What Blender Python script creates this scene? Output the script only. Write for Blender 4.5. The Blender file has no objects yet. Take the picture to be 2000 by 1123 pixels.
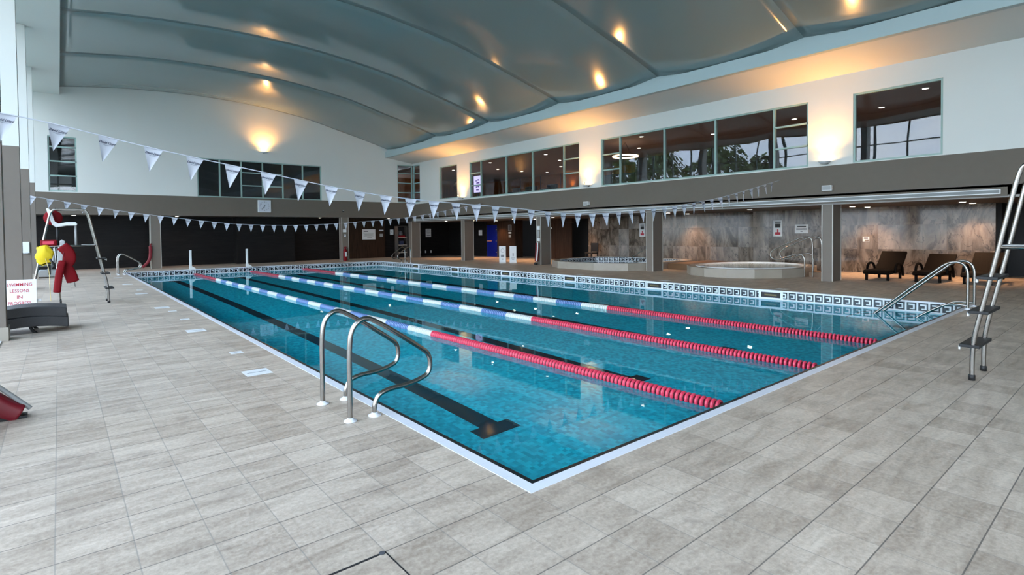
import bpy, bmesh, math, random
from mathutils import Vector, Matrix, Euler
random.seed(7)
S = bpy.context.scene
COL = S.collection
PI = math.pi
R = math.radians

# ------------------------------------------------------------------ materials
def ntree(name):
    m = bpy.data.materials.new(name); m.use_nodes = True
    nt = m.node_tree; nt.nodes.clear()
    out = nt.nodes.new('ShaderNodeOutputMaterial')
    return m, nt, out
def nd(nt, typ, **kw):
    n = nt.nodes.new(typ)
    for k, v in kw.items():
        if k.startswith('i_'):
            key = k[2:]
            n.inputs[int(key) if key.isdigit() else key.replace('_', ' ')].default_value = v
        else: setattr(n, k, v)
    return n
def lk(nt, a, b): nt.links.new(a, b)
def mth(nt, op, a, b=None, c=None):
    n = nt.nodes.new('ShaderNodeMath'); n.operation = op
    for i, v in enumerate((a, b, c)):
        if v is None: continue
        if isinstance(v, (int, float)): n.inputs[i].default_value = v
        else: lk(nt, v, n.inputs[i])
    return n.outputs[0]
def c4(c): return (c[0], c[1], c[2], 1.0)
def srgb(r, g, b):
    def f(v):
        v /= 255.0
        return v / 12.92 if v <= 0.04045 else ((v + 0.055) / 1.055) ** 2.4
    return (f(r), f(g), f(b))
def mix(nt, fac, a, b, typ='MIX'):
    n = nt.nodes.new('ShaderNodeMix'); n.data_type = 'RGBA'; n.blend_type = typ
    for s, v in ((n.inputs[0], fac), (n.inputs[6], a), (n.inputs[7], b)):
        if isinstance(v, (int, float)): s.default_value = v
        elif isinstance(v, tuple): s.default_value = c4(v)
        else: lk(nt, v, s)
    return n.outputs[2]
def noise(nt, vec, scale, detail=3.0, rough=0.55, dist=0.0):
    n = nd(nt, 'ShaderNodeTexNoise', i_Scale=scale, i_Detail=detail, i_Roughness=rough, i_Distortion=dist)
    lk(nt, vec, n.inputs['Vector']); return n.outputs['Fac']
def pos(nt):
    return nt.nodes.new('ShaderNodeTexCoord').outputs['Object']
def scaled(nt, vec, s, loc=(0, 0, 0)):
    n = nd(nt, 'ShaderNodeMapping'); n.inputs['Scale'].default_value = s; n.inputs['Location'].default_value = loc
    lk(nt, vec, n.inputs['Vector']); return n.outputs[0]
def rng(nt, v, a, b, c, d):
    n = nd(nt, 'ShaderNodeMapRange'); n.inputs[1].default_value = a; n.inputs[2].default_value = b
    n.inputs[3].default_value = c; n.inputs[4].default_value = d; lk(nt, v, n.inputs[0]); return n.outputs[0]
def bsdf(nt, out, color=None, rough=0.5, metal=0.0, spec=0.5, **kw):
    b = nd(nt, 'ShaderNodeBsdfPrincipled', i_Roughness=rough, i_Metallic=metal)
    b.inputs['Specular IOR Level'].default_value = spec
    for k, v in kw.items(): b.inputs[k].default_value = v
    if color is not None:
        if isinstance(color, tuple): b.inputs['Base Color'].default_value = c4(color)
        else: lk(nt, color, b.inputs['Base Color'])
    lk(nt, b.outputs[0], out.inputs[0]); return b
def bump(nt, b, h, strength=0.2, dist=0.01):
    n = nd(nt, 'ShaderNodeBump', i_Strength=strength, i_Distance=dist)
    lk(nt, h, n.inputs['Height']); lk(nt, n.outputs[0], b.inputs['Normal'])
MATS = {}
def mat(name, color, rough=0.5, metal=0.0, spec=0.5, var=0.06, scale=9.0, bmp=0.0, **kw):
    """plain material with a little tonal variation from noise"""
    if name in MATS: return MATS[name]
    m, nt, out = ntree(name)
    p = pos(nt); f = noise(nt, p, scale, 4.0)
    col = mix(nt, f, tuple(c * (1 - var) for c in color), tuple(min(1, c * (1 + var)) for c in color))
    b = bsdf(nt, out, col, rough, metal, spec, **kw)
    if bmp: bump(nt, b, noise(nt, p, scale * 6, 3.0), bmp, 0.004)
    MATS[name] = m; return m
def emit(name, color, strength):
    if name in MATS: return MATS[name]
    m, nt, out = ntree(name)
    e = nd(nt, 'ShaderNodeEmission', i_Strength=strength); e.inputs[0].default_value = c4(color)
    lk(nt, e.outputs[0], out.inputs[0]); MATS[name] = m; return m
def grid_line(nt, x, pitch, off, w):
    """1 on a joint line"""
    f = mth(nt, 'FRACT', mth(nt, 'DIVIDE', mth(nt, 'SUBTRACT', x, off), pitch))
    d = mth(nt, 'MINIMUM', f, mth(nt, 'SUBTRACT', 1.0, f))
    return mth(nt, 'LESS_THAN', d, w / pitch)
def cell(nt, x, pitch, off):
    return mth(nt, 'FLOOR', mth(nt, 'DIVIDE', mth(nt, 'SUBTRACT', x, off), pitch))
def white(nt, a, b, c=0.0):
    cb = nd(nt, 'ShaderNodeCombineXYZ')
    for i, v in enumerate((a, b, c)):
        if isinstance(v, (int, float)): cb.inputs[i].default_value = v
        else: lk(nt, v, cb.inputs[i])
    w = nd(nt, 'ShaderNodeTexWhiteNoise', noise_dimensions='3D'); lk(nt, cb.outputs[0], w.inputs[0]); return w.outputs[0]

def m_floor():
    m, nt, out = ntree('deck_tile')
    p = pos(nt); sx = nd(nt, 'ShaderNodeSeparateXYZ'); lk(nt, p, sx.inputs[0]); X, Y = sx.outputs[0], sx.outputs[1]
    P = 0.3; ox, oy = -0.082, -0.053
    tone = white(nt, cell(nt, X, P, ox), cell(nt, Y, P, oy))
    streak = noise(nt, scaled(nt, p, (2.2, 9.0, 1)), 1.0, 6.0, 0.62, 0.6)
    fine = noise(nt, p, 38.0, 4.0, 0.7)
    blot = noise(nt, p, 3.1, 5.0, 0.65)
    a, b = srgb(143, 128, 113), srgb(201, 186, 169)
    f = mth(nt, 'ADD', mth(nt, 'MULTIPLY', streak, 0.75), mth(nt, 'MULTIPLY', tone, 0.16))
    f = mth(nt, 'ADD', f, mth(nt, 'MULTIPLY', mth(nt, 'SUBTRACT', fine, 0.5), 0.7))
    col = mix(nt, rng(nt, f, 0.22, 0.70, 0, 1), a, b)
    st = rng(nt, blot, 0.56, 0.76, 0, 0.55)
    col = mix(nt, st, col, srgb(118, 104, 94))
    # joints: dark across, pale along
    gy = grid_line(nt, Y, P, oy, 0.0032); gx = grid_line(nt, X, P, ox, 0.0028)
    col = mix(nt, mth(nt, 'MULTIPLY', gx, 0.55), col, srgb(128, 124, 118))
    col = mix(nt, mth(nt, 'MULTIPLY', gy, 0.8), col, srgb(84, 80, 76))
    bs = bsdf(nt, out, col, 0.42, 0, 0.4)
    lk(nt, rng(nt, fine, 0.3, 0.7, 0.36, 0.55), bs.inputs['Roughness'])
    h = mth(nt, 'SUBTRACT', mth(nt, 'MULTIPLY', fine, 0.3), mth(nt, 'MAXIMUM', gx, gy))
    bump(nt, bs, h, 0.25, 0.003)
    return m
def m_pool():
    m, nt, out = ntree('pool_mosaic')
    p = pos(nt); sx = nd(nt, 'ShaderNodeSeparateXYZ'); lk(nt, p, sx.inputs[0]); X, Y, Z = sx.outputs
    P = 0.048
    t = white(nt, cell(nt, X, P, 0), cell(nt, Y, P, 0), cell(nt, Z, P, 0.01))
    big = noise(nt, p, 7.0, 3.0)
    f = mth(nt, 'ADD', mth(nt, 'MULTIPLY', t, 0.75), mth(nt, 'MULTIPLY', big, 0.3))
    col = mix(nt, rng(nt, f, 0.1, 0.95, 0, 1), (0.005, 0.37, 0.50), (0.028, 0.74, 0.85))
    bsdf(nt, out, col, 0.3); return m
def m_band(zc=-0.118):
    """white tiles with a row of dark square-spiral motifs; u runs along the wall, z is height"""
    m, nt, out = ntree('motif_tile')
    p = pos(nt); sx = nd(nt, 'ShaderNodeSeparateXYZ'); lk(nt, p, sx.inputs[0]); X, Y, Z = sx.outputs
    g = nd(nt, 'ShaderNodeNewGeometry'); sn = nd(nt, 'ShaderNodeSeparateXYZ'); lk(nt, g.outputs['Normal'], sn.inputs[0])
    isx = mth(nt, 'GREATER_THAN', mth(nt, 'ABSOLUTE', sn.outputs[0]), 0.5)
    u = mth(nt, 'ADD', mth(nt, 'MULTIPLY', isx, mth(nt, 'SUBTRACT', 0.0, Y)), mth(nt, 'MULTIPLY', mth(nt, 'SUBTRACT', 1.0, isx), X))
    P = 0.2
    cu = mth(nt, 'MULTIPLY', mth(nt, 'SUBTRACT', mth(nt, 'FRACT', mth(nt, 'DIVIDE', mth(nt, 'ADD', u, 100.05), P)), 0.5), P)
    cz = mth(nt, 'SUBTRACT', Z, zc)
    def inb(x, a, b): return mth(nt, 'MULTIPLY', mth(nt, 'GREATER_THAN', x, a), mth(nt, 'LESS_THAN', x, b))
    def rect(a, b, c, d): return mth(nt, 'MULTIPLY', inb(cu, a, b), inb(cz, c, d))
    dark = rect(-0.084, 0.084, -0.084, 0.084)
    wht = mth(nt, 'MAXIMUM', rect(-0.052, 0.056, 0.026, 0.054), rect(0.026, 0.056, -0.054, 0.054))
    wht = mth(nt, 'MAXIMUM', wht, rect(-0.03, 0.056, -0.054, -0.034))
    d = mth(nt, 'MULTIPLY', dark, mth(nt, 'SUBTRACT', 1.0, wht))
    col = mix(nt, d, srgb(196, 202, 206), srgb(16, 22, 36))
    bsdf(nt, out, col, 0.2); return m
def m_marble():
    m, nt, out = ntree('veined_marble')
    p = pos(nt)
    sx = nd(nt, 'ShaderNodeSeparateXYZ'); lk(nt, p, sx.inputs[0]); X, Y, Z = sx.outputs
    row = cell(nt, Z, 0.82, 0.0); t = white(nt, cell(nt, Y, 0.62, 0.1), row, 3.0)
    cb = nd(nt, 'ShaderNodeCombineXYZ'); lk(nt, mth(nt, 'MULTIPLY', t, 9.0), cb.inputs[0]); lk(nt, mth(nt, 'MULTIPLY', t, 23.0), cb.inputs[1])
    va = nd(nt, 'ShaderNodeVectorMath', operation='ADD'); lk(nt, p, va.inputs[0]); lk(nt, cb.outputs[0], va.inputs[1])
    n1 = noise(nt, scaled(nt, va.outputs[0], (1, 1.9, 0.8)), 1.0, 8.0, 0.62, 1.3)
    n2 = noise(nt, scaled(nt, va.outputs[0], (1, 2.2, 0.9)), 0.6, 5.0, 0.58, 1.6)
    n3 = noise(nt, va.outputs[0], 13.0, 5.0, 0.65)
    col = mix(nt, rng(nt, n1, 0.36, 0.64, 0, 1), srgb(56, 50, 44), srgb(138, 127, 115))
    col = mix(nt, mth(nt, 'MULTIPLY', n3, 0.35), col, srgb(104, 84, 64))
    v = mth(nt, 'ABSOLUTE', mth(nt, 'SUBTRACT', n2, 0.5)); v = rng(nt, v, 0.0, 0.016, 0.95, 0.0)
    col = mix(nt, v, col, srgb(52, 46, 42))
    col = mix(nt, mth(nt, 'MULTIPLY', mth(nt, 'SUBTRACT', t, 0.5), 0.22), col, (1, 1, 1))
    j = mth(nt, 'MAXIMUM', grid_line(nt, Y, 0.62, 0.1, 0.002), grid_line(nt, Z, 0.82, 0.0, 0.002))
    col = mix(nt, mth(nt, 'MULTIPLY', j, 0.4), col, srgb(84, 78, 72))
    bsdf(nt, out, col, 0.1, 0, 0.3); return m
def m_darkwood(name, a, b, horiz=True, rough=0.4):
    m, nt, out = ntree(name)
    p = pos(nt); s = (1, 1, 9) if horiz else (9, 9, 0.7)
    f = noise(nt, scaled(nt, p, s), 1.6, 6.0, 0.6, 0.4)
    col = mix(nt, rng(nt, f, 0.3, 0.7, 0, 1), a, b)
    sx = nd(nt, 'ShaderNodeSeparateXYZ'); lk(nt, p, sx.inputs[0])
    j = grid_line(nt, sx.outputs[2], 0.3, 0, 0.0025)
    if horiz: col = mix(nt, mth(nt, 'MULTIPLY', j, 0.6), col, tuple(c * 0.4 for c in a))
    bsdf(nt, out, col, rough, 0, 0.14); return m
def m_glass(name, tint, ior=1.5, rough=0.0, wav=0.0):
    m, nt, out = ntree(name)
    ge = nd(nt, 'ShaderNodeNewGeometry'); dt = nd(nt, 'ShaderNodeVectorMath', operation='DOT_PRODUCT')
    lk(nt, ge.outputs['Incoming'], dt.inputs[0]); lk(nt, ge.outputs['Normal'], dt.inputs[1])
    f0 = ((ior - 1) / (ior + 1)) ** 2
    sch = mth(nt, 'ADD', f0, mth(nt, 'MULTIPLY', 1 - f0, mth(nt, 'POWER', mth(nt, 'SUBTRACT', 1.0, mth(nt, 'MINIMUM', mth(nt, 'ABSOLUTE', dt.outputs['Value']), 1.0)), 5.0)))
    t = nd(nt, 'ShaderNodeBsdfTransparent'); t.inputs[0].default_value = c4(tint)
    g = nd(nt, 'ShaderNodeBsdfGlossy', i_Roughness=rough); g.inputs[0].default_value = (0.95, 0.97, 1, 1)
    if wav:
        bp = nd(nt, 'ShaderNodeBump', i_Strength=wav, i_Distance=0.1); lk(nt, noise(nt, pos(nt), .55, 1.0), bp.inputs['Height']); lk(nt, bp.outputs[0], g.inputs['Normal'])
    mx = nd(nt, 'ShaderNodeMixShader'); lk(nt, sch, mx.inputs[0]); lk(nt, t.outputs[0], mx.inputs[1]); lk(nt, g.outputs[0], mx.inputs[2])
    lk(nt, mx.outputs[0], out.inputs[0]); return m
def m_water():
    m, nt, out = ntree('pool_water')
    g = nd(nt, 'ShaderNodeBsdfGlass', i_Roughness=0.0, i_IOR=1.333); g.inputs[0].default_value = (0.80, 0.98, 1.0, 1)
    p = pos(nt); h = noise(nt, p, 2.4, 2.0, 0.5); h2 = noise(nt, p, 9.0, 2.0, 0.5)
    b = nd(nt, 'ShaderNodeBump', i_Strength=0.032, i_Distance=0.02)
    lk(nt, mth(nt, 'ADD', h, mth(nt, 'MULTIPLY', h2, 0.25)), b.inputs['Height']); lk(nt, b.outputs[0], g.inputs['Normal'])
    lk(nt, g.outputs[0], out.inputs[0]); return m
def m_rattan():
    m, nt, out = ntree('woven_rattan')
    p = pos(nt); sx = nd(nt, 'ShaderNodeSeparateXYZ'); lk(nt, p, sx.inputs[0]); X, Y, Z = sx.outputs
    a = mth(nt, 'SINE', mth(nt, 'MULTIPLY', X, 240.0)); b_ = mth(nt, 'SINE', mth(nt, 'MULTIPLY', mth(nt, 'ADD', Y, Z), 240.0))
    f = mth(nt, 'MULTIPLY', a, b_)
    col = mix(nt, rng(nt, f, -1, 1, 0, 1), srgb(6, 4, 3), srgb(19, 13, 9))
    b = bsdf(nt, out, col, 0.7, 0, 0.08); bump(nt, b, f, 0.4, 0.004); return m

M = dict(
    floor=m_floor(), pool=m_pool(), band=m_band(), band2=m_band(.175), marble=m_marble(), water=m_water(), rattan=m_rattan(),
    white_wall=mat('white_plaster', srgb(204, 206, 202), 0.7, var=0.015, scale=1.2),
    band_wall=mat('taupe_render', srgb(98, 90, 81), 0.75, var=0.05, scale=6, bmp=0.15),
    col_tile=mat('taupe_column', srgb(108, 99, 90), 0.55, var=0.05, scale=5),
    ceiling=mat('stretch_ceiling', srgb(130, 143, 143), 0.14, spec=0.7, var=0.02, scale=0.4),
    beam=mat('beam_paint', srgb(168, 184, 186), 0.6, var=0.02, scale=2),
    dark_wall=m_darkwood('black_timber_tile', srgb(17, 16, 17), srgb(30, 28, 27)),
    brown_wall=m_darkwood('brown_timber', srgb(36, 26, 21), srgb(60, 44, 34), False),
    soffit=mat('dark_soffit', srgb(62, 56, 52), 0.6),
    gal_wood=m_darkwood('gallery_wood', srgb(120, 72, 34), srgb(160, 100, 50), False),
    gal_ceil=mat('gallery_ceiling', srgb(140, 114, 98), 0.7),
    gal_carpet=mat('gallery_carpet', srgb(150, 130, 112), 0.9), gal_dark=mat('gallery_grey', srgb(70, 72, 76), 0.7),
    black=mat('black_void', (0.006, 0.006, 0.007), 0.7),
    coping=mat('white_coping', srgb(206, 209, 216), 0.35, var=0.03, scale=3),
    lane=mat('lane_tile', srgb(30, 40, 54), 0.3), nosing=mat('black_nosing', srgb(12, 20, 24), 0.25),
    steel=mat('stainless_steel', (0.33, 0.31, 0.285), 0.22, 1.0, var=0.1, scale=14),
    white_pl=mat('white_plastic', srgb(212, 214, 214), 0.4),
    grey_pl=mat('grey_plastic', srgb(150, 152, 152), 0.45),
    black_rub=mat('black_rubber', srgb(18, 18, 19), 0.6),
    red=mat('red_foam', srgb(112, 5, 16), 0.7, spec=0.2),
    dred=mat('dark_red_foam', srgb(112, 6, 26), 0.5),
    pink=mat('float_red', srgb(206, 58, 84), 0.35),
    pinkshade=mat('float_gap_shade', srgb(74, 0, 20), 0.45),  # darker hub red paints in the shade between the discs
    fwhite=mat('float_white', srgb(206, 208, 198), 0.35), fwhub=mat('float_white_hub', srgb(190, 196, 196), 0.45),
    fblue=mat('float_blue', srgb(112, 142, 186), 0.35), fbhub=mat('float_blue_hub', srgb(62, 92, 146), 0.45),
    yellow=mat('yellow_cloth', srgb(226, 196, 30), 0.7, bmp=0.3),
    flag=mat('pennant_cloth', srgb(188, 192, 202), 0.7, var=0.03),
    ink=mat('navy_ink', srgb(28, 36, 66), 0.6), greyink=mat('grey_ink', srgb(120, 122, 124), 0.6),
    redink=mat('red_ink', srgb(176, 40, 58), 0.6), blackink=mat('black_ink', srgb(20, 20, 22), 0.6),
    frame=mat('aqua_frame', srgb(140, 166, 160), 0.45),
    glass=m_glass('gallery_glass', (0.86, 0.87, 0.88), 1.5, 0.0, 0.09), clear=m_glass('clear_glass', (0.95, 0.98, 0.99), 1.45), tinted=m_glass('tinted_glass', (0.22, 0.23, 0.26), 1.45),
    curtain=mat('grey_curtain', srgb(120, 120, 128), 0.8), blueglass=mat('blue_door_glass', (0.006, 0.012, 0.17), 0.08),
    leaf=mat('leaf_green', srgb(84, 104, 52), 0.8, var=0.5, scale=3), bark=mat('bark', srgb(84, 70, 56), 0.9),
    ground=mat('outdoor_ground', srgb(112, 116, 104), 0.9),
    tubwall=mat('stone_surround', srgb(150, 142, 130), 0.35, var=0.12, scale=4),
    tubstep=mat('brown_stone', srgb(112, 84, 58), 0.4, var=0.12, scale=4),
    down=emit('downlight_glow', (1.0, 0.86, 0.66), 14.0), bulb=emit('uplight_glow', (1.0, 0.60, 0.24), 220.0),
    galdown=emit('gallery_glow', (1.0, 0.9, 0.76), 11.0), screen=emit('screen_glow', (0.55, 0.5, 0.85), 1.5), screend=emit('screen_print', (0.16, 0.09, 0.4), 0.6),
    ring=emit('ring_glow', (1.0, 0.7, 0.4), 5.0),
)

# ------------------------------------------------------------------ mesh builder
class MB:
    def __init__(s): s.bm = bmesh.new(); s.mats = []
    def mi(s, m):
        if m not in s.mats: s.mats.append(m)
        return s.mats.index(m)
    def face(s, vs, mi, smooth=False):
        try: f = s.bm.faces.new(vs)
        except ValueError: return None
        f.material_index = mi; f.smooth = smooth; return f
    def box(s, a, b, m, rot=None, piv=None):
        i = s.mi(m); (x0, y0, z0), (x1, y1, z1) = a, b
        x0, x1 = min(x0, x1), max(x0, x1); y0, y1 = min(y0, y1), max(y0, y1); z0, z1 = min(z0, z1), max(z0, z1)
        c = [(x0, y0, z0), (x1, y0, z0), (x1, y1, z0), (x0, y1, z0), (x0, y0, z1), (x1, y0, z1), (x1, y1, z1), (x0, y1, z1)]
        if rot is not None:
            E = Euler(rot).to_matrix(); pv = Vector(piv if piv else ((x0 + x1) / 2, (y0 + y1) / 2, (z0 + z1) / 2))
            c = [E @ (Vector(q) - pv) + pv for q in c]
        v = [s.bm.verts.new(q) for q in c]
        for q in ((0, 3, 2, 1), (4, 5, 6, 7), (0, 1, 5, 4), (1, 2, 6, 5), (2, 3, 7, 6), (3, 0, 4, 7)): s.face([v[k] for k in q], i)
        return s
    def prism(s, poly, z0, z1, m, axis='z', smooth=False):
        """poly in the plane normal to axis; z: (x,y)  x: (y,z)  y: (x,z)"""
        i = s.mi(m)
        def P(q, h): return (q[0], q[1], h) if axis == 'z' else ((h, q[0], q[1]) if axis == 'x' else (q[0], h, q[1]))
        a = [s.bm.verts.new(P(q, z0)) for q in poly]; b = [s.bm.verts.new(P(q, z1)) for q in poly]; n = len(poly)
        s.face(list(reversed(a)), i); s.face(b, i)
        for k in range(n): s.face([a[k], a[(k + 1) % n], b[(k + 1) % n], b[k]], i, smooth)
        return s
    def tube(s, path, r, m, n=12, cap=True, rr=None):
        i = s.mi(m); path = [Vector(p) for p in path]; L = len(path); rings = []
        t = (path[1] - path[0]).normalized(); up = Vector((0, 0, 1)) if abs(t.z) < 0.9 else Vector((1, 0, 0))
        u = t.cross(up).normalized()
        for k in range(L):
            t = ((path[min(k + 1, L - 1)] - path[max(k - 1, 0)])).normalized()
            u = (u - t * u.dot(t)).normalized(); w = t.cross(u)
            rad = rr[k] if rr else r
            rings.append([s.bm.verts.new(path[k] + (u * math.cos(2 * PI * j / n) + w * math.sin(2 * PI * j / n)) * rad) for j in range(n)])
        for k in range(L - 1):
            for j in range(n): s.face([rings[k][j], rings[k][(j + 1) % n], rings[k + 1][(j + 1) % n], rings[k + 1][j]], i, True)
        if cap: s.face(list(reversed(rings[0])), i); s.face(rings[-1], i)
        return s
    def lathe(s, prof, m, n=20, axis='z', at=(0, 0, 0), mats=None):
        """prof: (radius, height) list; closed with caps when radius 0 at ends"""
        i = s.mi(m); rings = []
        def P(r, h, a):
            x, y = r * math.cos(a), r * math.sin(a)
            q = (x, y, h) if axis == 'z' else ((h, x, y) if axis == 'x' else (x, h, y))
            return (q[0] + at[0], q[1] + at[1], q[2] + at[2])
        for (r, h) in prof: rings.append([s.bm.verts.new(P(max(r, 1e-5), h, 2 * PI * j / n)) for j in range(n)])
        for k in range(len(prof) - 1):
            mi = s.mi(mats[k]) if mats else i
            for j in range(n): s.face([rings[k][j], rings[k][(j + 1) % n], rings[k + 1][(j + 1) % n], rings[k + 1][j]], mi, True)
        return s
    def grid(s, fn, nu, nv, m, smooth=True, closed=False):
        i = s.mi(m); g = [[s.bm.verts.new(fn(a / nu, b / nv)) for b in range(nv + 1)] for a in range(nu + 1)]
        for a in range(nu):
            for b in range(nv): s.face([g[a][b], g[a + 1][b], g[a + 1][b + 1], g[a][b + 1]], i, smooth)
        return s
    def text(s, txt, size, mx, m, shear=0.0, depth=0.001, align='CENTER', sx=1.0, bold=0.0):
        cu = bpy.data.curves.new('t', 'FONT'); cu.body = txt; cu.size = size; cu.shear = shear; cu.extrude = depth; cu.align_x = align; cu.align_y = 'CENTER'
        cu.resolution_u = 2; cu.offset = bold
        o = bpy.data.objects.new('t', cu); COL.objects.link(o); bpy.context.view_layer.update()
        me = bpy.data.meshes.new_from_object(o.evaluated_get(bpy.context.evaluated_depsgraph_get()))
        bpy.data.objects.remove(o); bpy.data.curves.remove(cu)
        i = s.mi(m); n0 = len(s.bm.verts); f0 = len(s.bm.faces); me.transform(Matrix.Diagonal((sx, 1, 1, 1))); me.transform(mx); s.bm.from_mesh(me); bpy.data.meshes.remove(me)
        s.bm.faces.ensure_lookup_table()
        for f in s.bm.faces[f0:]: f.material_index = i
        return s
    def mesh(s, name):
        bmesh.ops.recalc_face_normals(s.bm, faces=s.bm.faces[:])
        me = bpy.data.meshes.new(name); s.bm.to_mesh(me); s.bm.free()
        for m in s.mats: me.materials.append(m)
        return me
    def build(s, name, parent=None, bevel=0.0):
        o = bpy.data.objects.new(name, s.mesh(name)); COL.objects.link(o)
        if parent is not None: o.parent = parent
        if bevel:
            b = o.modifiers.new('bevel', 'BEVEL'); b.width = bevel; b.segments = 2; b.limit_method = 'ANGLE'
        return o

def chaikin(pts, it=3, closed=False):
    pts = [Vector(p) for p in pts]
    for _ in range(it):
        q = [] if closed else [pts[0]]
        n = len(pts)
        for k in range(n if closed else n - 1):
            a, b = pts[k], pts[(k + 1) % n]
            q += [a * 0.75 + b * 0.25, a * 0.25 + b * 0.75]
        if not closed: q.append(pts[-1])
        pts = q
    return pts
def tag(o, label, cat, group=None, kind=None):
    o['label'] = label; o['category'] = cat
    if group: o['group'] = group
    if kind: o['kind'] = kind
    return o
def thing(name, loc, label, cat, group=None, rz=0.0):
    o = bpy.data.objects.new(name, None); o.empty_display_size = 0.1; COL.objects.link(o)
    o.location = loc; o.rotation_euler = (0, 0, rz)
    return tag(o, label, cat, group)
def struct(o, label, cat): return tag(o, label, cat, None, 'structure')
def dup(root, loc, label, rz=None, group=None):
    r = root.copy(); COL.objects.link(r); r.location = loc; r['label'] = label
    if rz is not None: r.rotation_euler = (0, 0, rz)
    if group: r['group'] = group
    for ch in list(root.children):
        c = ch.copy(); COL.objects.link(c); c.parent = r
        for g in list(ch.children):
            d = g.copy(); COL.objects.link(d); d.parent = c
    return r
def spot(loc, target, power, color, angle, blend, radius, parent=None, name='lamp_light'):
    l = bpy.data.lights.new(name, 'SPOT'); l.energy = power; l.color = color; l.spot_size = R(angle); l.spot_blend = blend; l.shadow_soft_size = radius
    o = bpy.data.objects.new(name, l); COL.objects.link(o); o.location = loc
    d = Vector(target) - Vector(loc); o.rotation_euler = d.to_track_quat('-Z', 'Y').to_euler()
    if parent is not None: o.parent = parent
    return o
ORD = ['first', 'second', 'third', 'fourth', 'fifth', 'sixth', 'seventh', 'eighth', 'ninth', 'tenth', 'eleventh', 'twelfth', 'thirteenth', 'fourteenth']

# ------------------------------------------------------------------ measures (metres)
W, L, ZW, DEPTH = 11.4947, 25.4751, -0.2306, 1.15
XR, YB = 14.95, 27.73
Z1, Z2, Z1F, Z2F = 3.34, 2.22, 3.42, 2.48
XM, YF = 19.3, 29.75           # marble wall, far dark wall
XL, XG = -2.75, -4.1           # left column faces, left glazing
YN = -13.5                      # wall behind the camera
CO = 0.082                     # coping width

# ------------------------------------------------------------------ floor, pool
b = MB()
for a, c in (((XG, YN), (-CO, YF + .6)), ((-CO, YN), (W + CO, -CO)), ((-CO, L + CO), (W + CO, YF + .6)), ((W + CO, YN), (21.2, YF + .6))):
    b.box((a[0], a[1], -0.16), (c[0], c[1], 0.0), M['floor'])
struct(b.build('floor'), 'grey stone-look tiled pool deck running round the whole pool', 'floor')
b = MB(); D = ZW - DEPTH; T = 0.25
for x0, y0, x1, y1 in ((-T, -T, 0, L + T), (W, -T, W + T, L + T), (0, -T, W, 0), (0, L, W, L + T)):
    b.box((x0, y0, D - .2), (x1, y1, ZW - 0.012), M['pool'])
    b.box((x0, y0, ZW - 0.012), (x1, y1, -0.03), M['band'])
b.box((0, 0, D - .2), (W, L, D), M['pool'])
# lane lines in black tile with cross bars
for lx in (1.5, 3.9, 6.3, 8.7):
    b.box((lx - .125, 2.15, D), (lx + .125, L - 2.0, D + .002), M['lane'])
    for yy in (2.15, L - 2.25): b.box((lx - .26, yy, D + .002), (lx + .26, yy + .25, D + .003), M['lane'])
# entry steps in the near right corner
for k in range(4): b.box((W - 1.15, 0, D), (W, 1.25 - .3 * k, ZW - .9 + .25 * k), M['pool'])
struct(b.build('pool_basin'), 'sunken rectangular lane pool basin lined in blue mosaic', 'pool')
b = MB()
for x0, y0, x1, y1 in ((-CO, -CO, 0, L + CO), (W, -CO, W + CO, L + CO), (0, -CO, W, 0), (0, L, W, L + CO)):
    vert = (x1 - x0) < (y1 - y0); n = int((y1 - y0 if vert else x1 - x0) / 0.25); st = (y1 - y0 if vert else x1 - x0) / n
    for k in range(n):
        if vert: b.box((x0, y0 + k * st + .001, -.03), (x1, y0 + (k + 1) * st - .001, 0.003), M['coping'])
        else: b.box((x0 + k * st + .001, y0, -.03), (x0 + (k + 1) * st - .001, y1, 0.003), M['coping'])
struct(b.build('pool_coping'), 'white coping tiles edging the lane pool', 'coping')
b = MB()
for (x0, y0, x1, y1) in ((0.0, 0.045, 0.045, L), (0.0, 0.0, W, 0.045)):
    b.box((x0, y0, -0.03), (x1, y1, -0.004), M['nosing'])
struct(b.build('pool_edge_strip'), 'thin black strip tile inside the white coping nearest the camera', 'strip')
b = MB(); b.box((-0.1, -0.1, D - .1), (W + .1, L + .1, ZW), M['water'])
struct(b.build('water'), 'calm turquoise water filling the lane pool', 'water')

# ------------------------------------------------------------------ walls with openings
def wall_cells(b, axis, p0, p1, u0, u1, z0, z1, holes, m):
    us = sorted({u0, u1} | {h[0] for h in holes} | {h[1] for h in holes}); zs = sorted({z0, z1} | {h[2] for h in holes} | {h[3] for h in holes})
    for i in range(len(us) - 1):
        for k in range(len(zs) - 1):
            cu, cz = (us[i] + us[i + 1]) / 2, (zs[k] + zs[k + 1]) / 2
            if any(h[0] < cu < h[1] and h[2] < cz < h[3] for h in holes): continue
            if axis == 'x': b.box((p0, us[i], zs[k]), (p1, us[i + 1], zs[k + 1]), m)
            else: b.box((us[i], p0, zs[k]), (us[i + 1], p1, zs[k + 1]), m)
WA = (-2.41, -1.46, 3.46, 5.80); WB = (3.11, 9.2, 3.42, 5.32); WCF = (13.9, 14.95, 3.44, 5.75)
WCR = (26.85, 27.73, 3.44, 5.75); W4 = (22.8, 24.65, 3.48, 5.36); W5 = (13.56, 21.6, 3.40, 5.33); W6 = (4.36, 12.35, 3.37, 5.28); W7 = (1.17, 3.18, 3.36, 5.28)
b = MB(); wall_cells(b, 'y', YB, YB + .22, XG, XR, Z1F, 8.9, [WA, WB, WCF], M['white_wall'])
b.box((XG, YB, Z2F), (XR + .2, YB + .3, Z1F), M['band_wall'])
struct(b.build('wall_far'), 'white far end wall above a taupe band', 'wall')
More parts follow.
